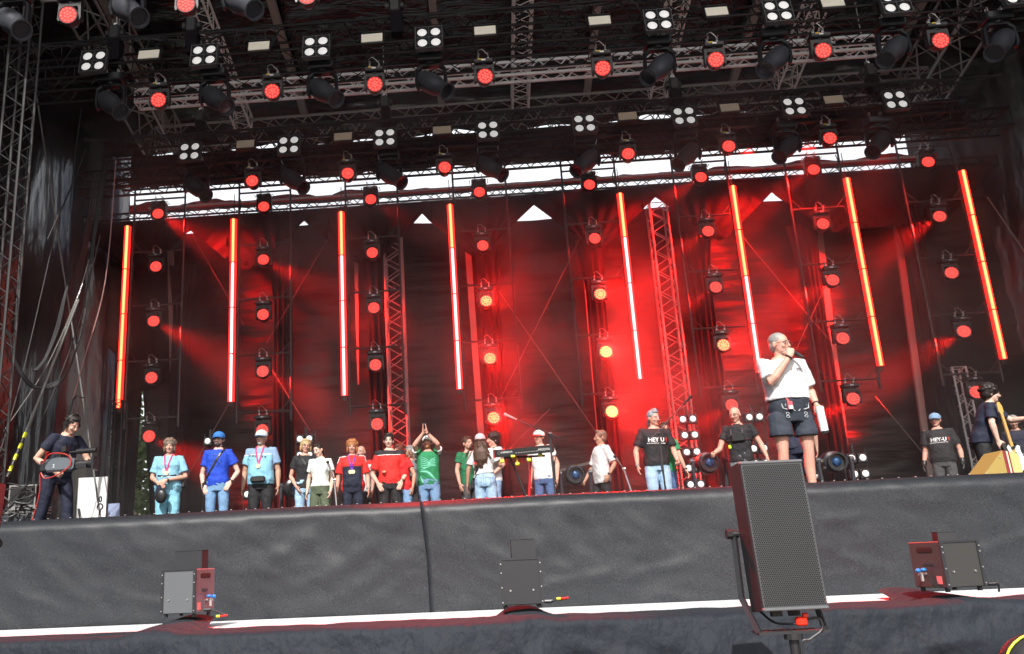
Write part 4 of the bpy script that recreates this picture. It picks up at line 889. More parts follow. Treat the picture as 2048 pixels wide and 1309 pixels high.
def on(s, up, x, z, off=.006, by=1):
    """a point just off the shirt's front (by=1) or back (by=-1)"""
    p = up @ Vector((x, -.12*by, z))
    h = s['bvh'].ray_cast(Vector((p.x, -1*by, p.z)), Vector((0, by, 0))) if s['bvh'] else (None,)
    return Vector((p.x, h[0].y-off*by, p.z)) if h[0] is not None and abs(h[0].y-p.y) < .2 else p
def local(t, v):
    C.view_layer.update(); return t.matrix_world @ Vector(v)
# ------------------------------------------------------------------ who stands where
def print_on(t, up, s, str_, size, x, z, mt, y=-.158, nm='shirt_lettering', tilt=84):
    o = textmesh(nm, str_, size, mt, t, Matrix.Translation((x, 0, z)) @ Matrix.Rotation(R(90), 4, 'X'), .003, .0025)
    for v in o.data.vertices: q_ = on(s, up, v.co.x, v.co.z, .004-v.co.y); v.co = q_
    return o
M_wp = mat('white_print', (.85, .85, .85), .6); M_rp = mat('red_print', (.75, .03, .03), .6)
def slogan(t, up, hd, s):
    print_on(t, up, s, 'HEY-U', .088, -.02, 1.27, M_wp); print_on(t, up, s, '!', .088, .142, 1.27, M_rp)
    m = MB(); [m.box(on(s, up, -.02+(q-5.5)*.024, 1.218, .003), (.015, .006, .011)) for q in range(12)]; m.build('small_print', M_wp, t)
def chest_lines(pts_list, mt, nm='shirt_pattern', r=.004):
    def fn(t, up, hd, s):
        m = MB()
        for pts in pts_list:
            dn = [(a[0]+(b[0]-a[0])*k/4, a[1]+(b[1]-a[1])*k/4) for a, b in zip(pts, pts[1:]) for k in range(4)]+[pts[-1]]
            m.tube([on(s, up, x, z, .002) for x, z in dn], r*2, 5, True, (Vector((0, 1, 0)), .5))
        m.build(nm, mt, t)
    return fn
def both(*fs):
    def fn(*a):
        for f in fs: f(*a)
    return fn
def collar(mt):
    def fn(t, up, hd, s):
        m = MB(); m.ring(up @ Vector((0, .008, 1.482)), (up.to_3x3() @ Vector((0, -.25, 1))), .066, .013, 20, 6)
        for sd in (-1, 1): m.add([up @ Vector(p) for p in ((0, -.090, 1.455), (sd*.055, -.075, 1.475), (sd*.065, -.108, 1.43), (sd*.02, -.125, 1.40))], [(0, 1, 2, 3)])
        solid(m.build('collar', mt, t), .006)
    return fn
def gloves(t, up, hd, s):
    for W_, E_, sd, pn in ((Vector(s['wR']), Vector(s['eR']), -1, s['pnR']), (Vector(s['wL']), Vector(s['eL']), 1, s['pnL'])):
        m = MB(); dv = (W_-E_).normalized(); hand(m, W_, dv+Vector((0, -.1, -.1)), pn, -sd, .45); m.caps([W_-dv*.05, W_+dv*.02], [.036, .034], 10)
        o = remesh(m, 'glove', M_leather, t, .008, smooth=1)
        for v, vn in [(v, v.normal.copy()) for v in o.data.vertices]: v.co += vn*.006
def headset(t, up, hd, s):
    m = MB(); hr = hd.to_3x3()
    m.tube([hd @ Vector((.098*math.cos(R(q)), .01, .02+.125*math.sin(R(q)))) for q in range(-10, 191, 20)], .011, 6)
    for sd in (-1, 1): m.tube([hd @ Vector((sd*.075, .012, -.004)), hd @ Vector((sd*.108, .012, -.004))], [.042, .036], 16)
    h = m.build('headphones', M_leather, t, True)
    m = MB(); m.tube([up @ Vector((-.15, .02, 1.44)), up @ Vector((-.12, -.10, 1.36)), up @ Vector((-.12, -.14, 1.2)), up @ Vector((-.14, -.12, 1.05))], .024, 6, True, (Vector((0, 1, 0)), .3)); m.rbox(up @ Vector((-.13, -.15, 1.2)), (.07, .05, .10), .01); m.build('shoulder_strap', M_leather, t)
    m = MB(); m.tube([up @ Vector((.04, .15, 1.25)), up @ Vector((.04, .17, 1.62)), up @ Vector((.03, .15, 1.95)), up @ Vector((.0, .06, 2.02)), up @ Vector((.0, -.12, 2.02))], [.028, .022, .012, .011, .011], 8); m.tube([up @ Vector((0, -.12, 2.02)), up @ Vector((0, -.14, 1.7))], .004, 4); m.build('support_arm', M_blkm, t)
    m = MB(); m.rbox(up @ Vector((0, .14, 1.18)), (.30, .08, .42), .03); m.build('back_pack', mat('red_padding', (.42, .012, .02), .6), t)
    q = MB(); q.disc((-.175, .0, .88), (-1, -.1, 0), .05, 14, .006); e_ = q.build('green_badge', mat('green_sticker', (.02, .40, .08), .5), t)
    textmesh('badge_number', '24', .055, M_leather, e_, Matrix.Translation((-.1825, .0, .88)) @ Matrix.Rotation(R(-90), 4, 'Z') @ Matrix.Rotation(R(90), 4, 'X'), .001)
# 1 camera operator
person(150, 849, 'camera operator in dark clothes and headphones bending over his camera at the far left', hz=1.62, h=1.80, yaw=62, lean=20, hpitch=26, hair='dark', top='navy', bot='navy', w=1.02, legs=.12, step=-.14,
    eR=(-.31, .03, 1.12), wR=(-.19, -.22, .93), eL=(.30, -.24, 1.12), wL=(.15, -.46, 1.04), fR=True, fL=True, cR=.7, cL=.7, hdR=(.3, -.6, -.5), hdL=(-.2, -.9, 0), pnR=(1, -.2, 0), extra=lambda t, up, hd, s: headset(t, up, hd, s))
# 2
def lady(t, up, hd, s):
    m = MB(); m.tube([on(s, up, x*.03, 1.11+.0006*x*x, .003) for x in range(-5, 6)], .013, 6, True, (Vector((0, 1, 0)), .4)); m.build('waist_strap', M_leather, t)
    m = MB(); m.rbox((.25, .0, .97), (.10, .12, .12), .025); m.build('waist_bag', M_leather, t)
    m = MB(); m.ring(up @ Vector((0, -.006, 1.505)), (0, -.2, 1), .058, .006, 18, 5); m.build('choker', M_leather, t)
person(340, 880, 'woman in light blue T-shirt and aqua shorts with medal, leftmost of the front row', h=1.62, yaw=8, female=1, w=1.16, belly=.055, hair='greybrown', hs='wavy', skin='pink', top='skyblue', bot='aqua', hem=.80, shorts=.44, medal=1, smile=1, sleeve=.75, hyaw=4,
    eR=(-.27, -.02, 1.10), wR=(-.13, -.25, 1.00), eL=(.29, -.02, 1.10), wL=(.02, -.26, 1.03), hdR=(.7, -.25, -.55), hdL=(-.75, -.2, -.55), pnR=(0, 1, 0), pnL=(0, 1, 0), watch=1, waist=1.05,
    extra=both(lady, chest_lines([[(-.05+.02*math.sin(q), 1.20+.03*math.cos(q*1.0)) for q in range(7)], [(.03+.02*math.sin(q), 1.20+.03*math.cos(q*1.0)) for q in range(7)], [(-.08, 1.10), (-.03, 1.115), (.03, 1.10), (.08, 1.11)]], M_wp)))
# 3
person(438, 865, 'young man in royal blue T-shirt, blue cap and glasses with thumbs in jeans pockets', h=1.79, yaw=2, w=.98, hair='dark', skin='pale', top='royal', bot='denim', cap=('capblue', 'capblue'), glasses=1, beard='dark', strap=1, watch=1, smile=1, sleeve=.62, hem=.88,
    eR=(-.27, .05, 1.08), wR=(-.225, -.06, .90), eL=(.31, .05, 1.10), wL=(.225, -.08, .93), hdR=(.42, -.25, -.85), hdL=(-.5, -.25, -.8), pnR=(0, 1, 0), pnL=(0, 1, 0), cR=.25, cL=.3,
    extra=chest_lines([[(-.065, 1.36), (.085, 1.36), (.08, 1.25), (.01, 1.18), (-.06, 1.25), (-.065, 1.36)], [(-.02, 1.22), (0, 1.27), (-.01, 1.31), (.03, 1.33), (.02, 1.28), (.04, 1.23)]], mat('navy_print', (.01, .05, .30), .6)))
# 4
def bars_(t, up, hd, s):
    m = MB(); [m.box(on(s, up, q*.048, 1.315-.006*q, .0), (.038, .012, .034), rotz(-q*.09)) for q in (-3, -2, -1, 1, 2)]; m.build('shirt_print', mat('slate_print', (.10, .15, .18), .6), t)
person(523, 862, 'bearded man in blue and grey sports shirt and white cap with a medal', h=1.84, yaw=0, w=1.10, belly=.035, hair='grey', skin='tan', tops=['polo', 'slate', 'white'], top='polo', bot='black', cap=('white', 'slate'), beard='grey', goatee=1, medal=1, beltbag=1, hem=.88, loose=1.12, sleeve=.68,
    eR=(-.27, .03, 1.10), wR=(-.285, -.03, .84), eL=(.27, .03, 1.10), wL=(.285, -.03, .84), colfn=lambda c: 1 if c.z > 1.36 or (c.x > .19 and c.z > 1.1) else (2 if c.z > 1.348 else 0), extra=bars_, hyaw=-6)
# 5, 6
person(613, 880, 'blonde woman with glasses and black T-shirt standing behind the girl in the white shirt', h=1.69, yaw=18, female=1, hair='blonde', hs='bob', skin='pink', top='black', bot='lightdenim', glasses=1, smile=1, strap=-1, hem=.88, hroll=6, eR=(-.25, .06, 1.10), wR=(-.16, -.08, .90))
person(633, 888, 'young woman in white polo shirt and olive shorts looking down', h=1.56, yaw=-8, female=1, w=1.02, hair='dark', hs='tied', skin='pale', top='offwhite', bot='olive', shorts=.56, hem=.92, waist=1.05, hyaw=-16, hpitch=14, hroll=-10, sleeve=.62,
    eR=(-.235, .02, 1.10), wR=(-.25, -.05, .84), eL=(.235, .02, 1.10), wL=(.22, -.08, .84), extra=collar(F_['offwhite']), loose=1.05)
# 7, 8
person(722, 893, 'bald man in white shirt half hidden behind the woman with two medals', h=1.70, yaw=-20, hair=None, hs=None, skin='pink', tops=['white', 'red'], top='white', bot='black', colfn=lambda c: 1 if c.z > 1.38 else 0)
person(704, 882, 'ginger-haired woman in red and navy sports shirt wearing two medals', h=1.66, yaw=4, female=1, w=1.13, belly=.045, hair='ginger', hs='wavy', skin='pink', tops=['red', 'navy', 'white'], top='red', bot='navy', hem=.80, sleeve=.8, medal=2, watch=1, watchm=M_zinc, smile=1,
    ribbon=mat('purple_ribbon', (.16, .03, .42), .5, 0, .5, 25), colfn=lambda c: 1 if (c.z < 1.265 and abs(c.x) < .175) else (2 if (c.z > 1.34 and c.y > -.035 and c.y < .0) else 0), eR=(-.27, .02, 1.08), wR=(-.285, -.06, .84), eL=(.27, .02, 1.08), wL=(.285, -.06, .84), extra=collar(F_['red']))
# 10, 11, 9
person(796, 889, 'auburn-haired woman in red shirt holding the arm of the man in red', h=1.63, yaw=-30, female=1, hair='auburn', hs='long', skin='tan', top='redb', bot='denim', roll=-7, hem=.80, eR=(-.30, -.10, 1.20), wR=(-.20, -.30, 1.22), pnR=(0, 0, -1), hpitch=10)
def roundbag(t, up, hd, s):
    m = MB(); m.ell((.10, -.22, .96), (.13, .035, .19)); m.build('round_bag', M_leather, t, True)
person(820, 893, 'grey-haired woman in long grey dress with a hand raised to her face', h=1.68, yaw=-25, female=1, hair='grey', hs='long', skin='tan', top='grey', bot=None, skirt=1, hem=.80, sleeve=.1, roll=-4, eR=(-.27, -.12, 1.25), wR=(-.09, -.16, 1.44), hdR=(.2, .1, 1), pnR=(0, 1, 0), extra=roundbag)
person(777, 869, 'young man in red T-shirt with black shoulders and hands resting on his thighs', h=1.81, yaw=3, w=1.08, belly=.02, hair='dark', hs='quiff', skin='pale', tops=['red', 'black', 'white'], top='red', bot='black', hem=.88, sleeve=.75, watch=1, smile=1,
    colfn=lambda c: 1 if c.z > 1.385 else (2 if c.z > 1.372 and abs(c.x) < .2 else 0), eR=(-.30, .04, 1.06), wR=(-.20, -.14, .90), eL=(.29, .04, 1.08), wL=(.21, -.14, .92), hdR=(.45, -.1, -.85), hdL=(-.4, -.1, -.9), pnR=(0, 1, 0), pnL=(0, 1, 0), cR=.15, cL=.15, fy=0)
# 12 clapping
ribs = [[(-.12, 1.37-k*.036), (-.05, 1.345-k*.034), (.02, 1.30-k*.024)] for k in range(6)]+[[(.14, 1.345-k*.03), (.07, 1.31-k*.022), (.02, 1.26-k*.014)] for k in range(5)]+[[(.15, 1.20), (.06, 1.20), (-.02, 1.17), (-.11, 1.14)]]
def clapper(t, up, hd, s):
    m = MB(); pts = [(-.13, 1.11), (-.08, 1.112), (-.02, 1.10), (.03, 1.07), (.07, 1.03), (.11, .98), (.15, .92)]; m.tube([on(s, up, x, z, .001) for x, z in pts], [.010, .015, .020, .022, .020, .016, .010], 6, True, (Vector((0, 1, 0)), .4)); m.tube([on(s, up, -.13+.01*k, 1.03-.028*k, .001) for k in range(5)], [.006, .009, .012, .014, .016], 6, True, (Vector((0, 1, 0)), .4)); m.build('shirt_swoosh', F_['mint'], t)
person(855, 873, 'man in green sports jersey and white cap clapping his hands above his head', h=1.83, yaw=-4, w=1.06, belly=.02, hair='brown', skin='pink', top='green', tops=['green', 'white'], bot='denim', cap=('white', 'white'), beard='ginger', hem=.86, sleeve=.55, hpitch=-10, watch=1,
    eR=(-.205, -.20, 1.57), wR=(-.035, -.24, 1.77), eL=(.205, -.20, 1.57), wL=(.03, -.24, 1.77), hdR=(.0, 0, 1), hdL=(-.1, 0, 1), pnR=(1, 0, 0), pnL=(-1, 0, 0), cR=.1, cL=.1,
    colfn=lambda c: 1 if abs(c.x) > .19 and c.y < -.055 and c.z > 1.3 else 0, extra=both(chest_lines(ribs, F_['mint'], r=.0032), clapper))
# 13, 14, 15
person(934, 875, 'man in plain green T-shirt behind the woman with the pink cap', h=1.78, yaw=35, hair='brown', skin='pink', top='greend', bot='dgrey', beard='brown')
def backprint(t, up, hd, s):
    for tx, x, z, sz in (('S', .10, 1.33, .075), ('W', -.10, 1.23, .075)): textmesh('shirt_lettering', tx, sz, M_rp, t, up @ Matrix.Translation((-x, .158, z)) @ Matrix.Rotation(R(180), 4, 'Z') @ Matrix.Rotation(R(84), 4, 'X'), .005, .003)
    m = MB()
    for sd in (-1, 1): m.tube([(sd*.035, .143, .97), (sd*.13, .130, .97), (sd*.13, .135, .85), (sd*.085, .145, .81), (sd*.04, .148, .85), (sd*.035, .143, .97)], .0035, 4)
    m.tube([(0, .14, 1.03), (0, .148, .82)], .004, 4); m.build('jeans_stitching', F_['pocket'], t)
person(960, 869, 'long-haired woman in pink cap and light jeans seen from behind', h=1.72, yaw=168, female=1, w=1.05, hair='brown', hs='long', skin='tan', top='white', bot='lightdenim', cap=('pinkc', 'pinkc'), hem=1.02, waist=1.10, sleeve=.7, loose=1.15, roll=4, strap=-1, strapback=1, eL=(.29, .02, 1.12), wL=(.33, -.02, .86), eR=(-.29, -.06, 1.18), wR=(-.22, -.30, 1.12), extra=backprint)
person(986, 867, 'dark-haired young man in white T-shirt with black backpack strap looking left', h=1.77, yaw=-62, hair='dark', hs='curly', skin='pink', top='white', bot='slate', roll=-2, lean=-4, strap=1, eL=(.27, .06, 1.15), wL=(.22, -.12, 1.0))
# 16, 17
person(1077, 862, 'smiling man in white polo shirt and red-fronted white cap behind the keyboard', h=1.80, yaw=-22, hair='brown', skin='fair', top='white', bot='darkdenim', cap=('white', 'red'), smile=1, hyaw=-12, roll=-5, hem=.86, extra=collar(F_['white']), wR=(-.24, -.06, .87), wL=(.24, -.04, .86))
person(1200, 863, 'man with glasses in short-sleeved white shirt and dark trousers walking left', h=1.79, yaw=-72, w=1.04, hair='greybrown', hs='quiff', skin='tan', top='white', bot='black', glasses=1, hem=.80, sleeve=.85, loose=1.07, lean=-3, watch=1, step=.18, eL=(.27, .14, 1.12), wL=(.25, .02, .93), eR=(-.26, -.06, 1.10), wR=(-.25, -.24, .86), fR=True, cR=.8, extra=collar(F_['white']))
# 18, 19
person(1326, 850, 'person in green shirt and jeans almost hidden behind the man in the black slogan shirt', h=1.72, yaw=10, hair='brown', top='green', bot='darkdenim', Y=15.4, watch=1, roll=5, eL=(.27, -.04, 1.12), wL=(.34, -.06, .90))
person(1306, 822, 'tall man with blue-grey mullet and black slogan T-shirt behind a microphone stand', h=1.88, yaw=6, w=1.06, hair='bluegrey', hs='mullet', skin='pink', top='black', bot='lightdenim', hem=.88, sleeve=.75, loose=1.12, hyaw=22, hpitch=6, roll=2, watch=-1, watchm=M_zinc, eR=(-.30, .03, 1.12), wR=(-.31, -.02, .88), eL=(.29, -.02, 1.10), wL=(.27, -.20, .93), fL=True, cL=.7, extra=slogan)
# 20 crew
def radio(t, up, hd, s):
    m = MB(); m.rbox(up @ Vector((.02, -.155, 1.25)), (.20, .05, .13), .015); [m.tube([up @ Vector((sd*.10, .02, 1.46)), up @ Vector((sd*.09, -.12, 1.38)), up @ Vector((sd*.08, -.15, 1.27))], .018, 6, True, (Vector((0, 1, 0)), .3)) for sd in (-1, 1)]; m.tube([up @ Vector((.2*math.cos(R(a)), .15*math.sin(R(a)), 1.21)) for a in range(0, 361, 20)], .015, 5); m.build('chest_harness', M_leather, t)
    m = MB(); m.rbox(on(s, up, -.13, 1.12, .008), (.045, .02, .06), .005); m.build('yellow_badge', mat('lime_badge', (.45, .75, .03), .5), t)
person(1467, 815, 'bald crew member with glasses and radio harness stretching out a fist', h=1.80, yaw=-26, hair=None, hs=None, skin='pink', top='black', bot='grey', glasses=1, hpitch=10, hyaw=-12, w=1.05, eR=(-.30, -.06, 1.10), wR=(-.36, -.28, 1.02), fR=True, cR=.8, eL=(.31, .05, 1.14), wL=(.38, .02, .93), extra=both(radio, collar(F_['black'])))
# 22 behind the presenter
person(1580, 790, 'crew member in navy shirt and shorts hidden behind the man with the microphone', h=1.70, Y=12.6, yaw=165, hair='dark', skin='fair', top='navy', bot='navy', shorts=.50, step=-.1)
# 23 blue cap crew
person(1868, 828, 'crew man in light blue cap, black slogan T-shirt and black work gloves', h=1.79, yaw=-22, w=1.10, belly=.03, hair='greybrown', hs='cropped', skin='pink', top='black', bot='dgrey', cap=('slate', 'slate'), hyaw=-14, hem=.86, sleeve=.7, eR=(-.25, .03, 1.08), wR=(-.31, -.04, .86), eL=(.29, .03, 1.08), wL=(.29, -.04, .86), extra=both(gloves, slogan))
# 24 guitarist
person(1981, 781, 'curly-haired guitarist in black T-shirt leaning over the tan wedge monitor', hz=1.70, h=1.82, yaw=66, lean=24, hair='dark', hs='curly', skin='pale', top='navy', bot='black', w=1.08, glasses=1, sleeve=.75, hyaw=8, loose=1.08, hem=.88,
    eR=(-.27, -.16, 1.13), wR=(-.24, -.19, .88), hdR=(0, -.3, -.9), eL=(.26, -.46, 1.20), wL=(.10, -.66, 1.19), hdL=(-.1, -.9, .1), fL=True, cL=.7)
person(2024, 831, 'man with short grey hair in navy shirt at the right edge', h=1.78, yaw=-32, hair='grey', hs='cropped', skin='tan', top='navy', bot='grey', sleeve=2, hpitch=12)
F_['leder'] = mat('worn_black_leather', (.030, .038, .055), .8, 0, .5, 14, .3, 60)
# 21 the presenter
def leder(t, up, hd, s):
    y = -.137
    for sd in (-1, 1):
        m = MB()
        m.tube([(sd*.055, y-.008, 1.02), (sd*.05, y-.012, .93), (sd*.02, y-.012, .90)], .006, 5); m.tube([(sd*.15, y+.01, 1.00), (sd*.14, y+.0, .93), (sd*.09, y-.008, .915), (sd*.06, y-.01, .93)], .006, 5)
        for q in range(3):
            c = (sd*(.135-.01*(q == 1)), .76-q*.035); m.tube([(c[0]+.020*math.cos(a*.7)*(1-a/12), -.118, c[1]+.020*math.sin(a*.7)*(1-a/14)) for a in range(10)], .0035, 4)
        for q in range(2): m.tube([(sd*.10+.018*math.cos(a*.7), y-.004, .875-q*.03+.012*math.sin(a*.7)) for a in range(10)], .0035, 4)
        m.tube([(sd*(.105+.012*math.cos(a)), y-.012, .965+.012*math.sin(a)) for a in range(8)], .004, 4)
        m.build('embroidery', mat('silver_thread', (.48, .50, .53), .5), t)
    m = MB(); m.tube([(-.185, -.06, 1.00), (-.195, -.055, .85), (-.20, -.05, .70)], .010, 6); m.tube([(-.170, -.085, 1.00), (-.178, -.08, .85), (-.182, -.07, .70)], .008, 6); m.build('red_side_stripe', F_['red'], t)
    m = MB(); m.rbox((-.075, -.165, .955), (.055, .02, .085), .006); m.tube([(-.10, -.155, 1.03), (-.085, -.165, .99)], .012, 6); e_ = m.build('pass_holder', mat('pass_red', (.70, .10, .12), .5), t); m = MB(); m.box((-.075, -.177, .935), (.042, .003, .035)); m.build('pass_card', M_wp, e_)
    print_on(t, up, s, 'T', .050, .095, 1.33, mat('grey_print', (.25, .22, .24), .6)); print_on(t, up, s, 'T', .036, .072, 1.327, MATS['grey_print']); print_on(t, up, s, 'T', .036, .118, 1.327, MATS['grey_print'])
    m = MB(); W_, E_ = Vector(s['wR']), Vector(s['eR']); dd = (W_-E_).normalized(); m.ring(W_-dd*.02, dd, .031, .010, 16, 5); m.build('bracelet', M_leather, t)
PR = person(1556, 668, 'man in white T-shirt and black leather shorts speaking into a microphone', h=1.87, yaw=12, w=1.17, belly=.05, hair='grey', hs='cropped', skin='pink', top='white', bot='leder', shorts=.655, hem=.98, waist=1.04, sleeve=.85, loose=1.14, glasses=1, hyaw=24, hpitch=4, watch=1, vox=.0065, beard='grey', goatee=1,
    eR=(-.235, -.15, 1.20), wR=(-.035, -.235, 1.455), hdR=(.28, .22, .82), pnR=(.4, .9, 0), fR=True, cR=.75, eL=(.30, .05, 1.15), wL=(.285, -.06, .97), hdL=(0, -.15, -1), pnL=(-.5, -.8, 0), fL=True, cL=.7, legs=.125, bots=None, extra=leder, colfn=None)
C.view_layer.update()
def at_person(t, v): return t.matrix_world @ Vector(v)
# handheld microphone, its head at his mouth
mh = at_person(PR, (.045, -.165, 1.525)); mt_ = at_person(PR, (.075, -.215, 1.472))
mc = thing('microphone', 'black handheld microphone held to the mouth of the man in the white T-shirt', 'microphone', mh); dd = (mt_-mh)
m = MB(); m.tube([dd*.15, dd*.25, dd*1.75, dd*1.8], [.020, .022, .017, .012], 12); m.build('handle', M_leather, mc, True); m = MB(); m.ell((0, 0, 0), (.026, .026, .026)); m.build('head_grille', mat('steel_grille', (.12, .12, .12), .35, .8, .3, 200), mc, True)
ph = at_person(PR, (.275, -.12, .87)); pp = thing('rolled_paper', 'roll of white paper held low by the speaking man in the white T-shirt', 'paper', ph, (R(4), R(-5), 0))
m = MB(); m.tube([(0, 0, -.20), (0, 0, .08)], .043, 16); m.build('roll', mat('white_paper', (.86, .86, .86), .7), pp, True); m = MB(); m.tube([(0, 0, -.215), (0, 0, -.19)], .047, 12); m.build('band', M_leather, pp)
# ------------------------------------------------------------------ things on and in front of the stage
def on_deck(px, py, Y): p = P(px, py, Y=Y); return Vector((p.x, Y, DECK))
# shoulder camera
M_camg = mat('camera_grey', (.11, .13, .15), .4)
oc = P(124, 931, Y=11.05); ct = thing('shoulder_camera', 'grey broadcast camera held by the operator, its lens pointing right', 'video camera', oc, (0, 0, R(-4)))
m = MB(); m.prism([(-.17, -.07), (.13, -.08), (.19, -.05), (.20, .06), (.14, .09), (-.10, .10), (-.19, .07), (-.20, -.03)], -.06, .06); b_ = m.build('body', M_camg, ct)
textmesh('body_number', '2', .06, M_wp, b_, Matrix.Translation((-.08, -.0615, -.01)) @ Matrix.Rotation(R(90), 4, 'X'), .001)
m = MB(); m.box((-.02, -.062, -.075), (.30, .01, .03)); m.rbox((-.23, 0, .0), (.10, .10, .14), .01); m.build('battery', M_blkm, ct)
m = MB(); m.tube([(.19, 0, .0), (.24, 0, .0), (.24, 0, -.0), (.36, 0, -.0), (.37, 0, 0), (.45, 0, 0)], [.04, .04, .05, .045, .055, .058], 16); m.box((.30, -.05, -.03), (.14, .05, .05)); ln = m.build('lens', M_leather, ct, True)
m = MB(); m.box((.455, 0, 0), (.03, .15, .17)); m.build('lens_hood', M_plas, ln)
m = MB(); m.tube([(.06, 0, .15), (.12, 0, .16), (.20, 0, .165)], .014, 8); m.tube([(.2, 0, .165), (.46, 0, .17)], .034, 12); m.build('microphone', M_leather, ct, True)
m = MB(); m.tube([(-.12, 0, .09), (-.10, 0, .14), (.08, 0, .15), (.12, 0, .09)], .014, 6); m.box((.06, -.04, .20), (.06, .10, .07)); m.tube([(.0, 0, .14), (.0, 0, .20)], .01, 5); m.build('handle', M_blkm, ct)
M_redcab = mat('red_cable', (.45, .03, .02), .5)
q0 = oc+Vector((-.2, -.08, -.02)); pts = [oc+Vector((-.22, -.08, .02)), oc+Vector((-.12, -.10, .14)), oc+Vector((.10, -.10, .12)), oc+Vector((.16, -.09, .0)), oc+Vector((.02, -.10, -.12)), oc+Vector((-.16, -.10, -.17)), oc+Vector((-.24, -.08, -.10)), oc+Vector((-.25, -.05, -.35)), oc+Vector((-.36, .0, -.72)), oc+Vector((-.55, .05, -1.02))]
def smoothpts(pts, k=6):
    out = []; n = len(pts)
    for i in range(n-1):
        a, b, c, d = pts[max(i-1, 0)], pts[i], pts[i+1], pts[min(i+2, n-1)]
        for j in range(k):
            t = j/k; out.append(.5*((2*b)+(c-a)*t+(2*a-5*b+4*c-d)*t*t+(3*b-a-3*c+d)*t*t*t))
    return out+[pts[-1]]
cable(smoothpts(pts), .008, 'thin red cable looping round the shoulder camera down to the floor', M_redcab)
# held cap of the woman in blue
p = P(321, 993, Y=13.42); t = thing('cap', 'dark baseball cap hanging from the hands of the woman in light blue', 'cap', p, (R(6), R(6), 0)); m = MB(); m.ell((0, .02, 0), (.095, .055, .11)); m.build('crown', M_leather, t, True); m = MB(); m.ell((-.045, .0, .06), (.05, .012, .12), Matrix.Rotation(R(8), 3, 'Y')); m.build('brim', F_['navy'], t, True)
# keyboard on its stand
kp = P(1046, 903, Y=13.6); kt = thing('keyboard', 'black stage keyboard with red end seen from behind', 'keyboard', kp, (R(10), R(-1.5), R(-9)))
m = MB(); m.prism([(-.05, -.055), (.30, -.055), (.30, .01), (.12, .055), (-.05, .06)], -.44, .44, 'x'); kb_ = m.build('case', M_blkm, kt)
for sx in (-1, 1): m = MB(); m.prism([(-.055, -.062), (.305, -.062), (.305, .015), (.12, .062), (-.055, .067)], sx*.44-(.02 if sx < 0 else 0), sx*.44+(.02 if sx > 0 else 0), 'x'); m.build('end_cap', mat('red_end_cap', (.55, .03, .03), .4) if sx < 0 else M_blkm, kt)  # red stage light on the left end is put into its colour
for s_, x, z, sz, nm in (('YAMAHA', -.25, .012, .045, 'maker_lettering'), ('MODX6', .33, .0, .05, 'model_lettering')): textmesh(nm, s_, sz, M_wp, kb_, Matrix.Translation((x, -.0515, z)) @ Matrix.Rotation(R(90), 4, 'X'), .001, .0)
m = MB(); m.ring((-.365, -.052, .012), (0, 1, 0), .02, .003, 14, 4); [m.box((-.10+q*.04, -.051, -.012), (.022, .003, .012)) for q in range(9)]; m.build('rear_sockets', M_zinc, kb_)
m = MB(); [m.box((-.42+q*.0242, .22, .02), (.021, .14, .02)) for q in range(35)]; m.build('keys', M_wp, kt)
st = thing('keyboard_stand', 'folding keyboard stand with one red leg and yellow end pads', 'keyboard stand', (kp.x, 13.72, DECK)); h_ = kp.z-DECK-.07
m = MB(); m.tube([(.12, 0, h_), (.0, -.02, 0.03)], .02, 8); m.build('red_leg', mat('red_paint', (.60, .015, .02), .4), st)
m = MB(); m.tube([(-.20, 0, h_), (.14, 0, .03)], .018, 8); m.build('black_leg', M_blkm, st); m = MB(); m.tube([(-.30, 0, h_), (.34, 0, h_)], .016, 8); m.build('crossbar', M_blkm, st)
for x, z in ((-.16, h_+.0), (.26, h_-.0), (-.10, h_-.12), (-.33, h_-.07), (.08, h_-.07)): m = MB(); m.tube([(x-.03, -.12, z), (x+.03, -.12, z)], .028, 10); m.tube([(x, -.12, z), (x, 0, h_)], .01, 5); m.build('end_pad', mat('yellow_pad', (.70, .72, .03), .5), st)
# microphone stands
def micstand(label, foot, top, boom0, boom1, Y, silver=False, mic=True):
    a = P(*foot, Y=Y); a.z = DECK; b = P(*top, Y=Y); c = P(*boom0, Y=Y-.05); d_ = P(*boom1, Y=Y-.12); t = thing('microphone_stand', label, 'microphone stand', a, group='microphone stands'); mt = M_zinc if silver else M_lad
    m = MB(); m.tube([(0, 0, 0), b-a], .014, 8); m.tube([(0, 0, .0), (0, 0, .03)], .11, 14); m.tube([b-a+Vector((-.02, 0, 0)), b-a+Vector((.03, 0, 0))], .022, 8); m.build('pole', mt, t)
    m = MB(); m.tube([c-a, d_-a], .008, 8); m.build('boom', mt, t)
    if mic:
        u = (d_-c).normalized(); m = MB(); m.tube([d_-a-u*.03, d_-a+u*.13], [.012, .02], 10); e_ = m.build('microphone', M_zinc if silver or mic == 2 else M_leather, t, True); m = MB(); m.ell(d_-a+u*.155, (.028, .028, .028)); m.build('mic_head', M_zinc if mic == 2 else M_leather, e_, True)
micstand('tall boom microphone stand with silver microphone rising over the keyboard', (1112, 992), (1099, 868), (1117, 876), (1030, 838), 13.1, mic=2)
micstand('boom microphone stand in front of the man in the black slogan shirt', (1331, 980), (1318, 868), (1303, 877), (1368, 808), 14.0)
micstand('silver angled microphone stand between the white shirt man and the slogan shirt man', (1278, 984), (1247, 938), (1252, 945), (1240, 928), 14.8, True)
micstand('small silver microphone stand between the girl in white and the woman with two medals', (678, 1010), (668, 960), (672, 968), (662, 942), 14.6, True)
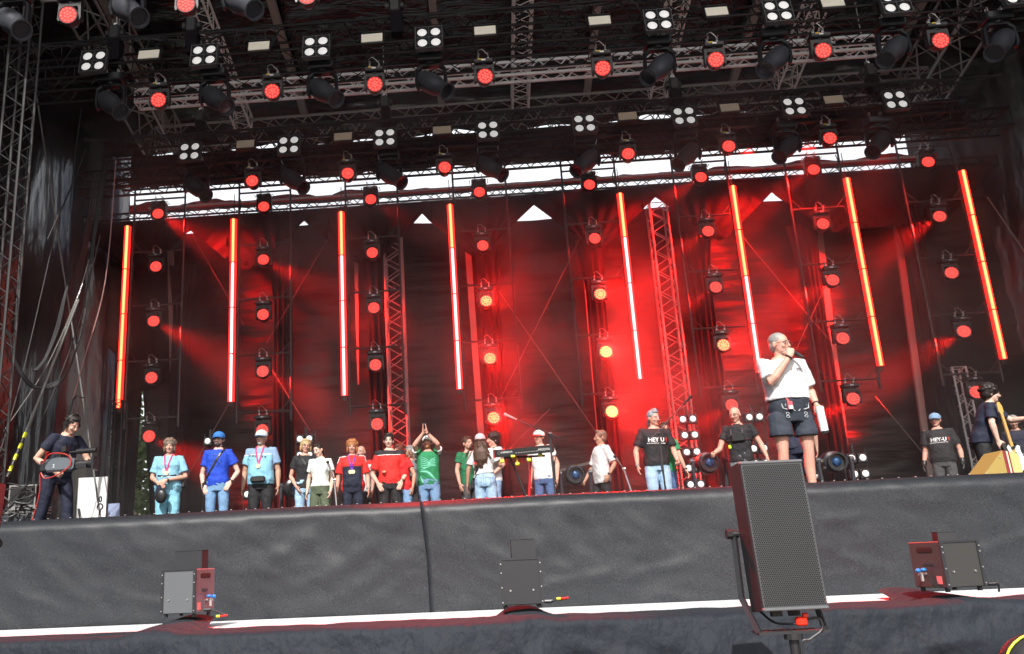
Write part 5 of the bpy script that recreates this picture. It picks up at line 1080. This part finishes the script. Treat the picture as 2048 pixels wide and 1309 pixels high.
# cable down the stand
cable(smoothpts([P(1100, 870, Y=13.0), P(1113, 900, Y=12.98), P(1108, 940, Y=13.0), P(1118, 990, Y=13.02)]), .007, 'black cable running down the boom stand by the keyboard')
cable(smoothpts([P(1368, 808, Y=13.9), P(1335, 845, Y=13.9), P(1316, 885, Y=13.92), P(1324, 940, Y=13.95), P(1334, 985, Y=13.98)]), .008, 'black cable running down the stand before the slogan shirt man')
# guitar
gp = P(2010, 850, Y=13.35); gt = thing('electric_guitar', 'electric guitar with white pickguard held upright by its maple neck', 'guitar', gp, (0, R(-6), R(8)))
m = MB(); m.prism([(-.022, -.50), (.022, -.50), (.018, .16), (-.018, .16)], -.012, .012); m.build('neck', mat('maple', (.62, .36, .10), .4, 0, .2, 20, stretch=(4, 4, .6)), gt)
m = MB(); [m.box((0, -.0135, .14-.62*(1-.5**(q/9))), (.036, .003, .004)) for q in range(14)]; m.build('fret', M_zinc, gt)
m = MB(); m.prism([(-.018, .16), (.020, .16), (.040, .20), (.038, .28), (.012, .345), (-.022, .335), (-.032, .30), (-.034, .22)], -.008, .008); hs_ = m.build('headstock', MATS['maple'], gt)
m = MB(); [m.tube([(-.032, 0, .20+q*.022), (-.052, 0, .20+q*.022)], .005, 6) for q in range(6)]; m.build('tuning_pegs', M_zinc, hs_)
body2 = [(.02, -.34), (.09, -.28), (.135, -.31), (.12, -.40), (.145, -.50), (.19, -.62), (.15, -.74), (.0, -.78), (-.15, -.74), (-.19, -.63), (-.14, -.50), (-.12, -.41), (-.145, -.30), (-.10, -.25), (-.05, -.33)]
m = MB(); m.prism(body2, .0, .045); m.build('body', mat('sunburst_lacquer', (.02, .018, .018), .15, coat=.6), gt)
m = MB(); m.prism([(x*.72+.02, (z+.53)*.75-.50) for x, z in body2], -.006, -.001); pg = m.build('pickguard', M_white, gt); m = MB(); [m.box((0, -.012, -.42-q*.07), (.075, .01, .018)) for q in range(3)]; m.build('pickup', M_leather, pg)
m = MB(); m.box((0, -.02, -.34), (.06, .02, .035)); m.build('strap_lock', M_leather, gt)
# tan wedge monitor
wY = 12.3; A = [P(1916, 956, Y=wY), P(2004, 901, Y=wY), P(2019, 960, Y=wY)]; wt = thing('wedge_monitor', 'tan wedge-shaped box with maroon and cream stripes at the right of the stage', 'monitor wedge', (A[0].x, wY, DECK)); z0 = min(DECK, A[0].z)
tr = [(0, 0), (A[1].x-A[0].x, A[1].z-DECK), (A[2].x-A[0].x, 0)]
m = MB(); m.prism(tr, 0, .45); m.build('cabinet', mat('tan_tweed', (.36, .26, .07), .7, 0, .15, 60, .2, 200), wt)
x1, zt = tr[1]; x2 = tr[2][0]
for k, (a, b, mt) in enumerate(((0, .045, mat('maroon_stripe', (.22, .02, .03), .6)), (.045, .065, mat('cream_stripe', (.68, .62, .42), .6)), (.065, .085, MATS['maroon_stripe']), (.085, .20, mat('pale_tan_panel', (.52, .45, .18), .6)))):
    m = MB(); m.add([(x1+a, 0-.001, zt-a*.25), (x1+b, -.001, zt-b*.25), (x2+b, -.001, 0), (x2+a, -.001, 0), (x1+a, .45, zt-a*.25), (x1+b, .45, zt-b*.25), (x2+b, .45, 0), (x2+a, .45, 0)], [(0, 1, 2, 3), (7, 6, 5, 4), (0, 4, 5, 1), (1, 5, 6, 2), (2, 6, 7, 3), (3, 7, 4, 0)]); m.build('striped_side', mt, wt)
for x, z in ((x1-.05, zt-.09), (.22, .06)): m = MB(); m.tube([(x, -.01, z), (x, .0, z)], .009, 8); m.build('screw', M_zinc, wt)
# flight cases and racks
def case(px, py, Y, d, label, rot=0, body=None, name='flight_case', cat='flight case', hz=None):
    o = on_deck(px, py, Y); t = thing(name, label, cat, o, (0, 0, rot)); m = MB(); m.box((0, 0, d[2]/2), (d[0]-.01, d[1]-.01, d[2]-.01)); m.build('case_body', body or M_blkm, t); m = MB()
    for z in (.012, d[2]*.62, d[2]*.66, d[2]-.012): m.box((0, -d[1]/2, z), (d[0], .014, .024)); m.box((-d[0]/2, 0, z), (.014, d[1], .024)); m.box((d[0]/2, 0, z), (.014, d[1], .024))
    for sx in (-1, 1): m.box((sx*(d[0]/2-.008), -d[1]/2-.001, d[2]/2), (.022, .014, d[2]-.05))
    m.build('aluminium_edging', M_zinc, t)
    for sx in (-.3, .3): m = MB(); m.box((sx*d[0], -d[1]/2-.005, d[2]*.64), (.06, .012, .07)); m.build('latch', M_zinc, t)
    return t
case(905, 1000, 17.6, (.75, .6, .62), 'black flight case with bright edges between the clapping man and the pink cap woman')
case(1138, 985, 17.6, (.80, .6, .62), 'black flight case with bright edges left of the man in the white shirt')
case(1012, 985, 17.9, (.6, .6, .45), 'low black flight case under the keyboard')
case(1243, 985, 17.4, (.45, .5, .60), 'narrow flight case right of the man in the white shirt')
p = P(1137, 955, Y=17.4); m = MB(); rr = random.Random(5); pts = [p+Vector((rr.uniform(-.3, .3), rr.uniform(-.15, .15), rr.uniform(-.1, .2))) for _ in range(26)]; m.tube(smoothpts(pts, 5), .012, 5); tag(m.build('cable', M_cab, smooth=True), 'tangle of black cable lying on the flight case left of the white shirt man', 'cable')
m = MB(); m.tube(smoothpts([p+Vector((.12, -.2, .0)), p+Vector((.16, -.22, .08)), p+Vector((.19, -.2, .02)), p+Vector((.14, -.2, -.06))]), .018, 6); tag(m.build('cable', mat('orange_cable', (.75, .10, .02), .5), smooth=True), 'short orange cable end on the flight case', 'cable')
m = MB(); a = P(1112, 944, Y=18.6); b = P(1190, 923, Y=18.6); m.box((a+b)/2, ((b-a).length, .06, .05), Matrix.Rotation(-math.atan2(b.z-a.z, b.x-a.x), 3, 'Y')); tag(m.build('support_strut', M_grey), 'slanting grey strut low behind the man in the white shirt', 'strut')
case(42, 1045, 12.6, (.62, .5, .50), 'grey-edged equipment table at the far left beside the camera operator', body=M_gun)
case(62, 985, 13.3, (.42, .5, .95), 'black loudspeaker case behind the camera operator', name='speaker_case', cat='speaker case')
p = P(40, 1002, Y=12.2); m = MB(); rr = random.Random(9); pts = [p+Vector((rr.uniform(-.3, .35), rr.uniform(-.2, .1), rr.uniform(-.25, .3))) for _ in range(26)]; m.tube(smoothpts(pts, 5), .011, 5); tag(m.build('cable', M_cab, smooth=True), 'tangled black cables heaped at the far left of the stage', 'cable')
# white board, banner and turnbuckle
a = P(158, 958, Y=15.6); b = P(216, 952, Y=15.6); m = MB(); m.box(((a.x+b.x)/2, 15.6, (DECK+a.z)/2+.01), (b.x-a.x, .04, a.z-DECK)); wb = thing('white_board', 'blank white board standing on the stage behind the camera operator', 'board'); m.build('panel', M_white, wb); m = MB(); x = a.x+.03
m.tube([(x+.02, 15.55, DECK+.75), (x+.20, 15.50, DECK)], .02, 5); [m.tube([(x-.12+.09*q, 15.55, DECK+.45-.22*q), (x+.09+.05*q, 15.53, DECK+.45-.22*q)], .014, 5) for q in (0, 1)]; m.build('ladder_foot', M_blkm, wb)
a = P(217, 1008, Y=15.3); b = P(240, 1006, Y=15.3); bn = thing('small_banner', 'small pale blue banner with dark splashes near the stage edge', 'banner'); m = MB(); m.box(((a.x+b.x)/2, 15.3, (DECK+a.z)/2), (b.x-a.x, .012, a.z-DECK)); m.build('cloth', mat('pale_blue_banner', (.28, .34, .52), .7), bn); m = MB(); rr = random.Random(2)
for q in range(12): m.tube([((a.x+b.x)/2+rr.uniform(-.07, .07), 15.293, DECK+.08+rr.uniform(0, .2)), ((a.x+b.x)/2+rr.uniform(-.07, .07), 15.293, DECK+.08+rr.uniform(0, .2))], .004, 4)
m.build('splash_print', mat('dark_blue_print', (.02, .03, .10), .6), bn)
# ---- ropes, chains and cables at the left
def line(px0, Y0, px1, Y1, r, mt, label, cat='cable', grp=None, via=()):
    pts = [P(*px0, Y=Y0)]+[P(*q[:2], Y=q[2]) for q in via]+[P(*px1, Y=Y1)]; m = MB(); m.tube(smoothpts(pts) if via else pts, r, 6); return tag(m.build('cable' if cat == 'cable' else 'guy_rope', mt, smooth=True), label, cat, grp)
line((70, 170), 15.5, (201, 1036), 15.0, .016, M_rope, 'pale straight guy rope crossing the left tarpaulin down to the white board', 'guy rope', via=((112, 450, 15.4), (150, 690, 15.2)))
m = MB(); p = P(200, 1014, Y=15.0); m.ring(p, (0, 1, 0), .05, .014, 12, 5); m.ring(p+Vector((0, 0, .13)), (1, 0, 0), .045, .012, 12, 5); m.tube([p+Vector((0, 0, -.20)), p+Vector((0, 0, -.05))], .02, 6); tag(m.build('turnbuckle', M_lad), 'dark turnbuckle at the foot of the guy rope before the white board', 'turnbuckle')
line((157, 600), 13.5, (52, 866), 12.6, .022, M_rope, 'thick pale rope slanting down to the yellow marked sleeve', 'guy rope')
sl_ = thing('rope_sleeve', 'yellow and black striped sleeve on the thick pale rope at the far left', 'rope sleeve', P(52, 866, Y=12.6)); pa = P(52, 866, Y=12.6); pb = P(14, 955, Y=12.3)
for k in range(8):
    m = MB(); m.tube([(pb-pa)*(k/8), (pb-pa)*((k+1)/8)], .026, 8); m.build('stripe', mat('yellow_stripe', (.72, .75, .03), .5) if k % 2 == 0 else M_leather, sl_)
for k, (a, b, va_, r, mt, lb) in enumerate([((232, 320), (128, 860), ((211, 560), (165, 730)), .010, mat('reddish_rope', (.30, .16, .15), .8), 'thin reddish rope falling left of the first glowing tube'),
    ((120, 420), (0, 905), ((89, 560), (42, 760)), .010, M_lad, 'thin dark rope falling across the left tarpaulin'), ((178, 520), (8, 862), ((156, 590), (95, 730)), .010, M_rope, 'thin pale rope beside the thick pale rope'),
    ((200, 470), (72, 862), ((160, 640), (105, 790)), .012, M_cab, 'black rope hanging beside the thick pale rope'), ((55, 300), (18, 850), ((36, 560),), .009, M_lad, 'thin dark rope near the grey lattice mast'),
    ((172, 300), (95, 480), ((140, 380),), .014, M_cab, 'black chain slanting across the upper left tarpaulin'), ((163, 215), (135, 480), ((148, 330),), .011, M_cab, 'thin black cord on the upper left tarpaulin')]):
    line(a, 14.6, b, 13.4, r, mt, lb, via=[(x, y, 14.6-1.2*(j+1)/(len(va_)+1)) for j, (x, y) in enumerate(va_)])
m = MB(); q0 = P(165, 570, Y=13.6); q1 = P(50, 872, Y=12.7)
for k in range(60): c = q0.lerp(q1, k/60); m.ell(c, (.013, .013, .022), None, 6, 4)
tag(m.build('chain', M_zinc, smooth=True), 'fine steel chain hanging beside the thick pale rope', 'chain')
for k in range(3):
    o_ = k*4; line((4, 655+o_), 12.6, (216-k*5, 330), 15.5, .016, M_cab if k != 1 else M_lad, f'bundled cable sagging in a deep loop from the grey mast, {["outer", "middle", "inner"][k]} strand', grp='looping cables at the left', via=((20, 670+o_, 12.7), (30, 720+o_, 12.8), (60, 765+o_, 13.0), (92, 778-k*3, 13.2), (128, 757-k*3, 13.4), (152, 700, 13.7), (173-k, 610, 14.2), (190-k*2, 470, 14.8)))
for k in range(3): line((142, 545), 15, (68+k*3, 742), 13.6, .013, M_cab, f'dark cable hanging in front of the left tarpaulin, {["left", "middle", "right"][k]} strand', grp='dark cables at the left', via=((126+k*2, 600, 14.6), (112+k*3, 655, 14.2), (90+k*2, 715, 13.8)))
m = MB(); [m.tube(smoothpts([P(188+k*4, 345, Y=17.2), P(168+k*3, 480, Y=16.8), P(150+k*4, 560, Y=16.4), P(140+k*4, 700, Y=16)]), .014, 5) for k in range(4)]; tag(m.build('cable_bundle', M_cab, smooth=True), 'bundle of black cables dropping from the free truss end at the left', 'cable')
# ropes crossing before the backdrop
for k, (a, b, r, lb) in enumerate([((383, 467), (488, 651), .008, 'thin rope slanting down right between the first and second glowing tubes'), ((657, 476), (533, 687), .008, 'thin rope slanting down left between the second and third glowing tubes'), ((543, 738), (620, 862), .016, 'pale rope slanting down right below the second column of lamps'),
    ((457, 809), (368, 965), .016, 'pale rope slanting down left behind the young man in royal blue'), ((997, 582), (1193, 866), .012, 'long rope slanting down right to the man in the white shirt'), ((1159, 479), (1000, 800), .010, 'long rope slanting down left right of the fourth glowing tube'),
    ((1483, 471), (1621, 637), .010, 'thin rope slanting down right beside the sixth glowing tube'), ((1651, 572), (1560, 770), .012, 'rope slanting down left behind the man with the microphone'), ((1621, 637), (1672, 695), .010, 'short rope crossing the seventh column of lamps'), ((1751, 794), (1862, 925), .014, 'pale rope slanting down right to the crew in the blue cap'),
    ((1100, 818), (1012, 905), .010, 'short rope behind the fourth column of lamps')]): line(a, 20.05, b, 20.05, r, M_rope, lb, 'guy rope', 'ropes crossing in front of the backdrop')
line((1975, 395), 18.5, (2060, 520), 17.5, .014, M_rope, 'pale rope slanting down along the right tarpaulin', 'guy rope')
# ---- flame machines on the ledge
M_boxg = mat('machine_grey_paint', (.14, .15, .16), .42, .2, .08, 3); M_boxd = mat('machine_dark_paint', (.035, .036, .040), .42, .2, .15, 3); M_steelb = mat('blue_valve', (.02, .20, .60), .3)
def flame_box(px, py, rz, d, mt, label, shield, valve=None, side=1):
    p = BOXES[px][0].copy(); p.z += .012; t = thing('effects_machine', label, 'effects machine', p, (0, 0, rz)); w, dp, h = d
    for sx in (-1, 1):
        for sy in (-1, 1): m = MB(); m.tube([(sx*(w/2-.025), sy*(dp/2-.03), -.012), (sx*(w/2-.025), sy*(dp/2-.03), .012)], .014, 10); m.build('foot', M_leather, t)
    m = MB(); m.rbox((0, 0, h/2+.012), (w, dp, h), .004); b = m.build('housing', mt, t)
    m = MB()
    for sx in (-1, 1): m.box((sx*(w/2-.009), -dp/2-.002, h/2+.012), (.022, .008, h+.004))
    m.box((0, -dp/2-.001, h+.008), (w-.04, .007, .012)); m.build('corner_trim', M_boxd, b)
    m = MB()
    for sx in (-1, 1):
        for z in (.03, .12, .21, h-.02): m.tube([(sx*(w/2-.009), -dp/2-.006, z), (sx*(w/2-.009), -dp/2-.010, z)], .0045, 8)
        m.tube([(sx*w*.27, -dp/2-.0, .10), (sx*w*.27, -dp/2-.007, .10)], .006, 8)
    m.build('rivets', M_zinc, b)
    s_ = side; m = MB(); m.caps([(s_*(w/2+.0005), -.05, h-.035), (s_*(w/2+.0005), .05, h-.035)], [.018, .018], 10, (Vector((1, 0, 0)), .15)); m.build('handle_slot', mat('pitch_dark', (.004, .004, .004), .8), b)
    m = MB(); [m.tube([(s_*(w/2+.001), -.045+q*.022+e*.008, h*.58), (s_*(w/2+.001), -.045+q*.022-e*.008, h*.52)], .0025, 4) for q in range(4) for e in (-1, 1)]; m.build('embossed_mark', M_boxd, b)
    m = MB(); m.box((s_*(w/2+.002), -dp*.32, .055), (.002, .04, .045)); m.build('warning_label', mat('pink_label', (.65, .20, .20), .5), b)
    sw, sh, sd, sx0, sr = shield; m = MB(); m.box((sx0, .0, h+.014+sh/2), (sw, sd, sh), rotz(sr)); m.box((sx0, .0, h+.016+sh), (sw+.006, sd+.006, .004), rotz(sr)); m.build('flame_shield', M_boxd, t)
    if valve:
        m = MB(); m.tube([(s_*(w/2), .02, .09), (s_*(w/2+.05), .02, .09)], .008, 8); m.tube([(s_*(w/2+.03), .02, .05), (s_*(w/2+.03), .02, .10)], .010, 8); v_ = m.build('valve', M_zinc, t); m = MB(); m.ell((s_*(w/2+.028), .0, .115), (.018, .014, .012)); m.ell((s_*(w/2+.066), .0, .112), (.016, .014, .014)); m.build('valve_knob', M_steelb, v_, True)
    return t, w, dp, h
tb1 = flame_box(0, 0, R(-12), (.262, .25, .285), M_boxg, 'light grey flame machine on the ledge at the left', (.20, .12, .10, .02, R(4)), True, 1)
tb2 = flame_box(1, 0, R(0), (.268, .25, .285), M_boxd, 'dark flame machine on the ledge in the middle', (.155, .115, .10, .028, R(2)), False, 1)
tb3 = flame_box(2, 0, R(14), (.265, .26, .262), mat('machine_olive_grey', (.055, .055, .052), .45, .2, .1, 3), 'dark flame machine with blue valve on the ledge at the right', (.10, .05, .12, .02, R(-25)), True, -1)
def plug(p, q, label, red=True):
    m = MB(); m.tube(smoothpts([p, p+Vector((.05, -.01, 0)), q]), .006, 6); t = thing('power_lead', label, 'cable'); m.build('lead', M_cab, t, True); m = MB(); m.tube([p, p+Vector((.055, -.003, .0))], .012, 8); m.build('plug', M_leather, t)
    if red: m = MB(); m.tube([q-Vector((.05, 0, 0)), q+Vector((.0, 0, .004))], .007, 6); m.build('red_connector', F_['red'], t); m = MB(); m.tube([q-Vector((.075, 0, 0)), q-Vector((.05, 0, 0))], .009, 6); m.build('yellow_connector', MATS['yellow_pad'], t)
plug(P(408, 1220, Y=6.0), P(455, 1232, Y=5.95), 'short lead with red plug at the left flame machine'); plug(P(1088, 1203, Y=5.85), P(1137, 1197, Y=5.8), 'short lead with red plug at the middle flame machine'); plug(P(1976, 1168, Y=5.6), P(1998, 1184, Y=5.6), 'black lead at the right flame machine', False)
# ---- the near loudspeaker on its yoke
M_grid = mat('grille_steel', (.085, .09, .095), .38, .5, .1, 5); M_hole = mat('grille_hole', (.003, .003, .003), .9); M_spk = mat('speaker_textured_paint', (.020, .020, .022), .45, 0, .1, 5, .3, 300, bdist=.001)
def speaker(loc, rz, label, tilt=R(-4)):
    t = thing('loudspeaker', label, 'loudspeaker', loc, (0, 0, rz)); T = Matrix.Rotation(tilt, 3, 'X'); w, h, d = .285, .655, .30
    m = MB(); pl = [(-w/2, -d/2+.012), (w/2, -d/2+.012), (w/2, .0), (w/2-.06, d/2), (-w/2+.06, d/2), (-w/2, .0)]; m.prism(pl, -h/2, h/2, 'z'); m.xf(T.to_4x4()); cb = m.build('cabinet', M_spk, t)
    m = MB(); m.mi = 0; m.box((0, -d/2+.004, 0), (w-.004, .014, h-.026)); m.mi = 1; pit = .0094; row = 0; z = -h/2+.022
    while z < h/2-.02:
        x = -w/2+.010+(row % 2)*pit/2
        while x < w/2-.008: m.add([(x+math.cos(math.pi*k/3+.52)*.0040, -d/2-.0036, z+math.sin(math.pi*k/3+.52)*.0040) for k in range(6)], [(0, 1, 2, 3, 4, 5)]); x += pit
        z += pit*.866; row += 1
    m.xf(T.to_4x4()); gr = m.build('grille', [M_grid, M_hole], cb)
    for z_, nm in ((h/2-.006, 'top_lip'), (-h/2+.006, 'bottom_lip')): m = MB(); m.rbox((0, -d/2+.006, z_), (w+.004, .030, .014), .004); m.xf(T.to_4x4()); m.build(nm, M_boxg, cb)
    m = MB(); [m.box(T @ Vector((x, -.02, -h/2-.012)), (.045, .03, .022)) for x in (-.04, .04)]; m.build('rubber_foot', M_leather, cb)
    m = MB(); zb = -h/2-.085
    for sx in (-1, 1): m.tube([(sx*(w/2+.020), .02, .02), (sx*(w/2+.022), .02, -h/2+.06), (sx*(w/2+.004), -.10, zb)], .0155, 4)
    m.box((0, -.10, zb), (w+.03, .05, .012)); m.box((0, .0, zb+.0), (w+.0, .008, .012)); m.build('yoke', M_boxd, t)
    for sx in (-1, 1):
        m = MB(); m.tube([(sx*(w/2), .02, .02), (sx*(w/2+.03), .02, .02)], .018, 12); m.tube([(sx*(w/2+.03), .02, .02), (sx*(w/2+.055), .02, .02)], .023, 7); m.build('knob', M_leather, t)
    m = MB(); m.tube([(0, -.10, zb-.006), (0, -.10, -loc[2]+.02)], .021, 12); m.tube([(0, -.10, zb-.006), (0, -.10, zb-.03)], .04, 12); m.tube([(0, -.10, -loc[2]+.0), (0, -.10, -loc[2]+.02)], .25, 20); m.build('pole', M_blkm, t)
    m = MB(); m.rbox((.035, -.125, zb+.045), (.05, .03, .04), .008); m.rbox((.055, -.125, zb+.07), (.025, .02, .02), .004); m.build('red_plug', mat('bright_red_plastic', (.75, .03, .01), .35), t)
    m = MB(); m.tube(smoothpts([Vector((-.08, .05, -h/2)), Vector((-.06, -.06, -h/2-.045)), Vector((.0, -.11, zb+.035)), Vector((.03, -.12, zb+.04))]), .005, 6); m.tube(smoothpts([Vector((.05, -.125, zb+.05)), Vector((.11, -.13, zb+.055)), Vector((.12, -.13, zb+.01)), Vector((.06, -.13, zb-.03)), Vector((.02, -.125, zb-.06)), Vector((.012, -.13, zb-.3))]), .006, 6); m.build('signal_cable', M_cab, t, True)
    return t
SY = 4.28; cS = P(1541, 1074, Y=SY); speaker(cS, R(4), 'black loudspeaker with perforated grille standing nearest the camera')
cL = P(-78, 1100, Y=4.2); speaker(cL, R(-10), 'edge of a red-lit loudspeaker cut off by the left side of the picture')
# rounded bag at the lower right corner
bp = P(2084, 1338, Y=2.1); t = thing('rucksack', 'dark rounded rucksack with yellow-green piping at the bottom right corner', 'rucksack', (bp.x, bp.y, 0)); m = MB(); m.ell((0, 0, bp.z), (.085, .07, .075)); m.ell((0, 0, bp.z-.12), (.10, .08, .14)); m.build('bag', mat('dark_nylon', (.02, .018, .022), .6), t, True)
m = MB(); m.tube([(.086*math.cos(R(a)), -.02, bp.z+.076*math.sin(R(a))) for a in range(0, 191, 12)], .0026, 6); m.build('piping', mat('hi_vis_piping', (.60, .75, .02), .5), t, True)
cs2 = MB(); cs2.rbox((bp.x, bp.y, (bp.z-.26)/2), (.3, .3, bp.z-.26), .01); tag(cs2.build('stool_case', M_blkm), 'black case under the rucksack at the bottom right corner', 'case')
# staples and fluff along the deck edge
m = MB(); rr = random.Random(4); x = -4.4
while x < 5.0: m.box((x, 7.035, DECK+.013), (.012, .006, .004)); x += rr.uniform(.07, .13)
tag(m.build('staples', M_zinc), 'row of bright staples fixing the skirt along the stage edge', 'staples', kind='stuff')
# tree beyond the gap at the left
def tree(x, y, h, seed, label):
    t = thing('tree', label, 'tree', (x, y, 0)); rr = random.Random(seed); m = MB(); m.tube([(0, 0, 0), (.05, 0, h*.35), (-.05, .1, h*.6), (0, 0, h*.85)], [.22, .16, .10, .04], 8)
    for k in range(9): z = h*(.3+.06*k); a = k*2.4; m.tube([(0, 0, z), (math.cos(a)*1.0, math.sin(a)*1.0, z+.6), (math.cos(a)*1.7, math.sin(a)*1.7, z+.9)], [.06, .04, .015], 5)
    m.build('trunk', mat('bark', (.10, .075, .055), .9, 0, .3, 8, .5, 20), t); m = MB()
    for q in range(8500):
        c = Vector((rr.gauss(0, 1), rr.gauss(0, 1), rr.gauss(0, 1))).normalized()*rr.random()**.4; c = Vector((c.x*2.2, c.y*2.2, h*.60+c.z*h*.42)); 
        if noise.noise(c*.9) < -.12: continue
        u = Vector((rr.gauss(0, 1), rr.gauss(0, 1), rr.gauss(0, .6))).normalized(); v = u.orthogonal().normalized(); s_ = rr.uniform(.07, .15); m.mi = rr.randrange(2); m.add([c-u*s_, c+v*s_*.55, c+u*s_, c-v*s_*.55], [(0, 1, 2, 3)])
    m.build('crown', [mat('leaf_green', (.13, .21, .055), .6), mat('leaf_light', (.22, .32, .10), .6)], t); return t
tx = P(278, 950, Y=27); tree(tx.x, 27, 7.2, 3, 'leafy green tree seen through the narrow gap at the left of the backdrop')
bpy.data.scenes.remove(WS)
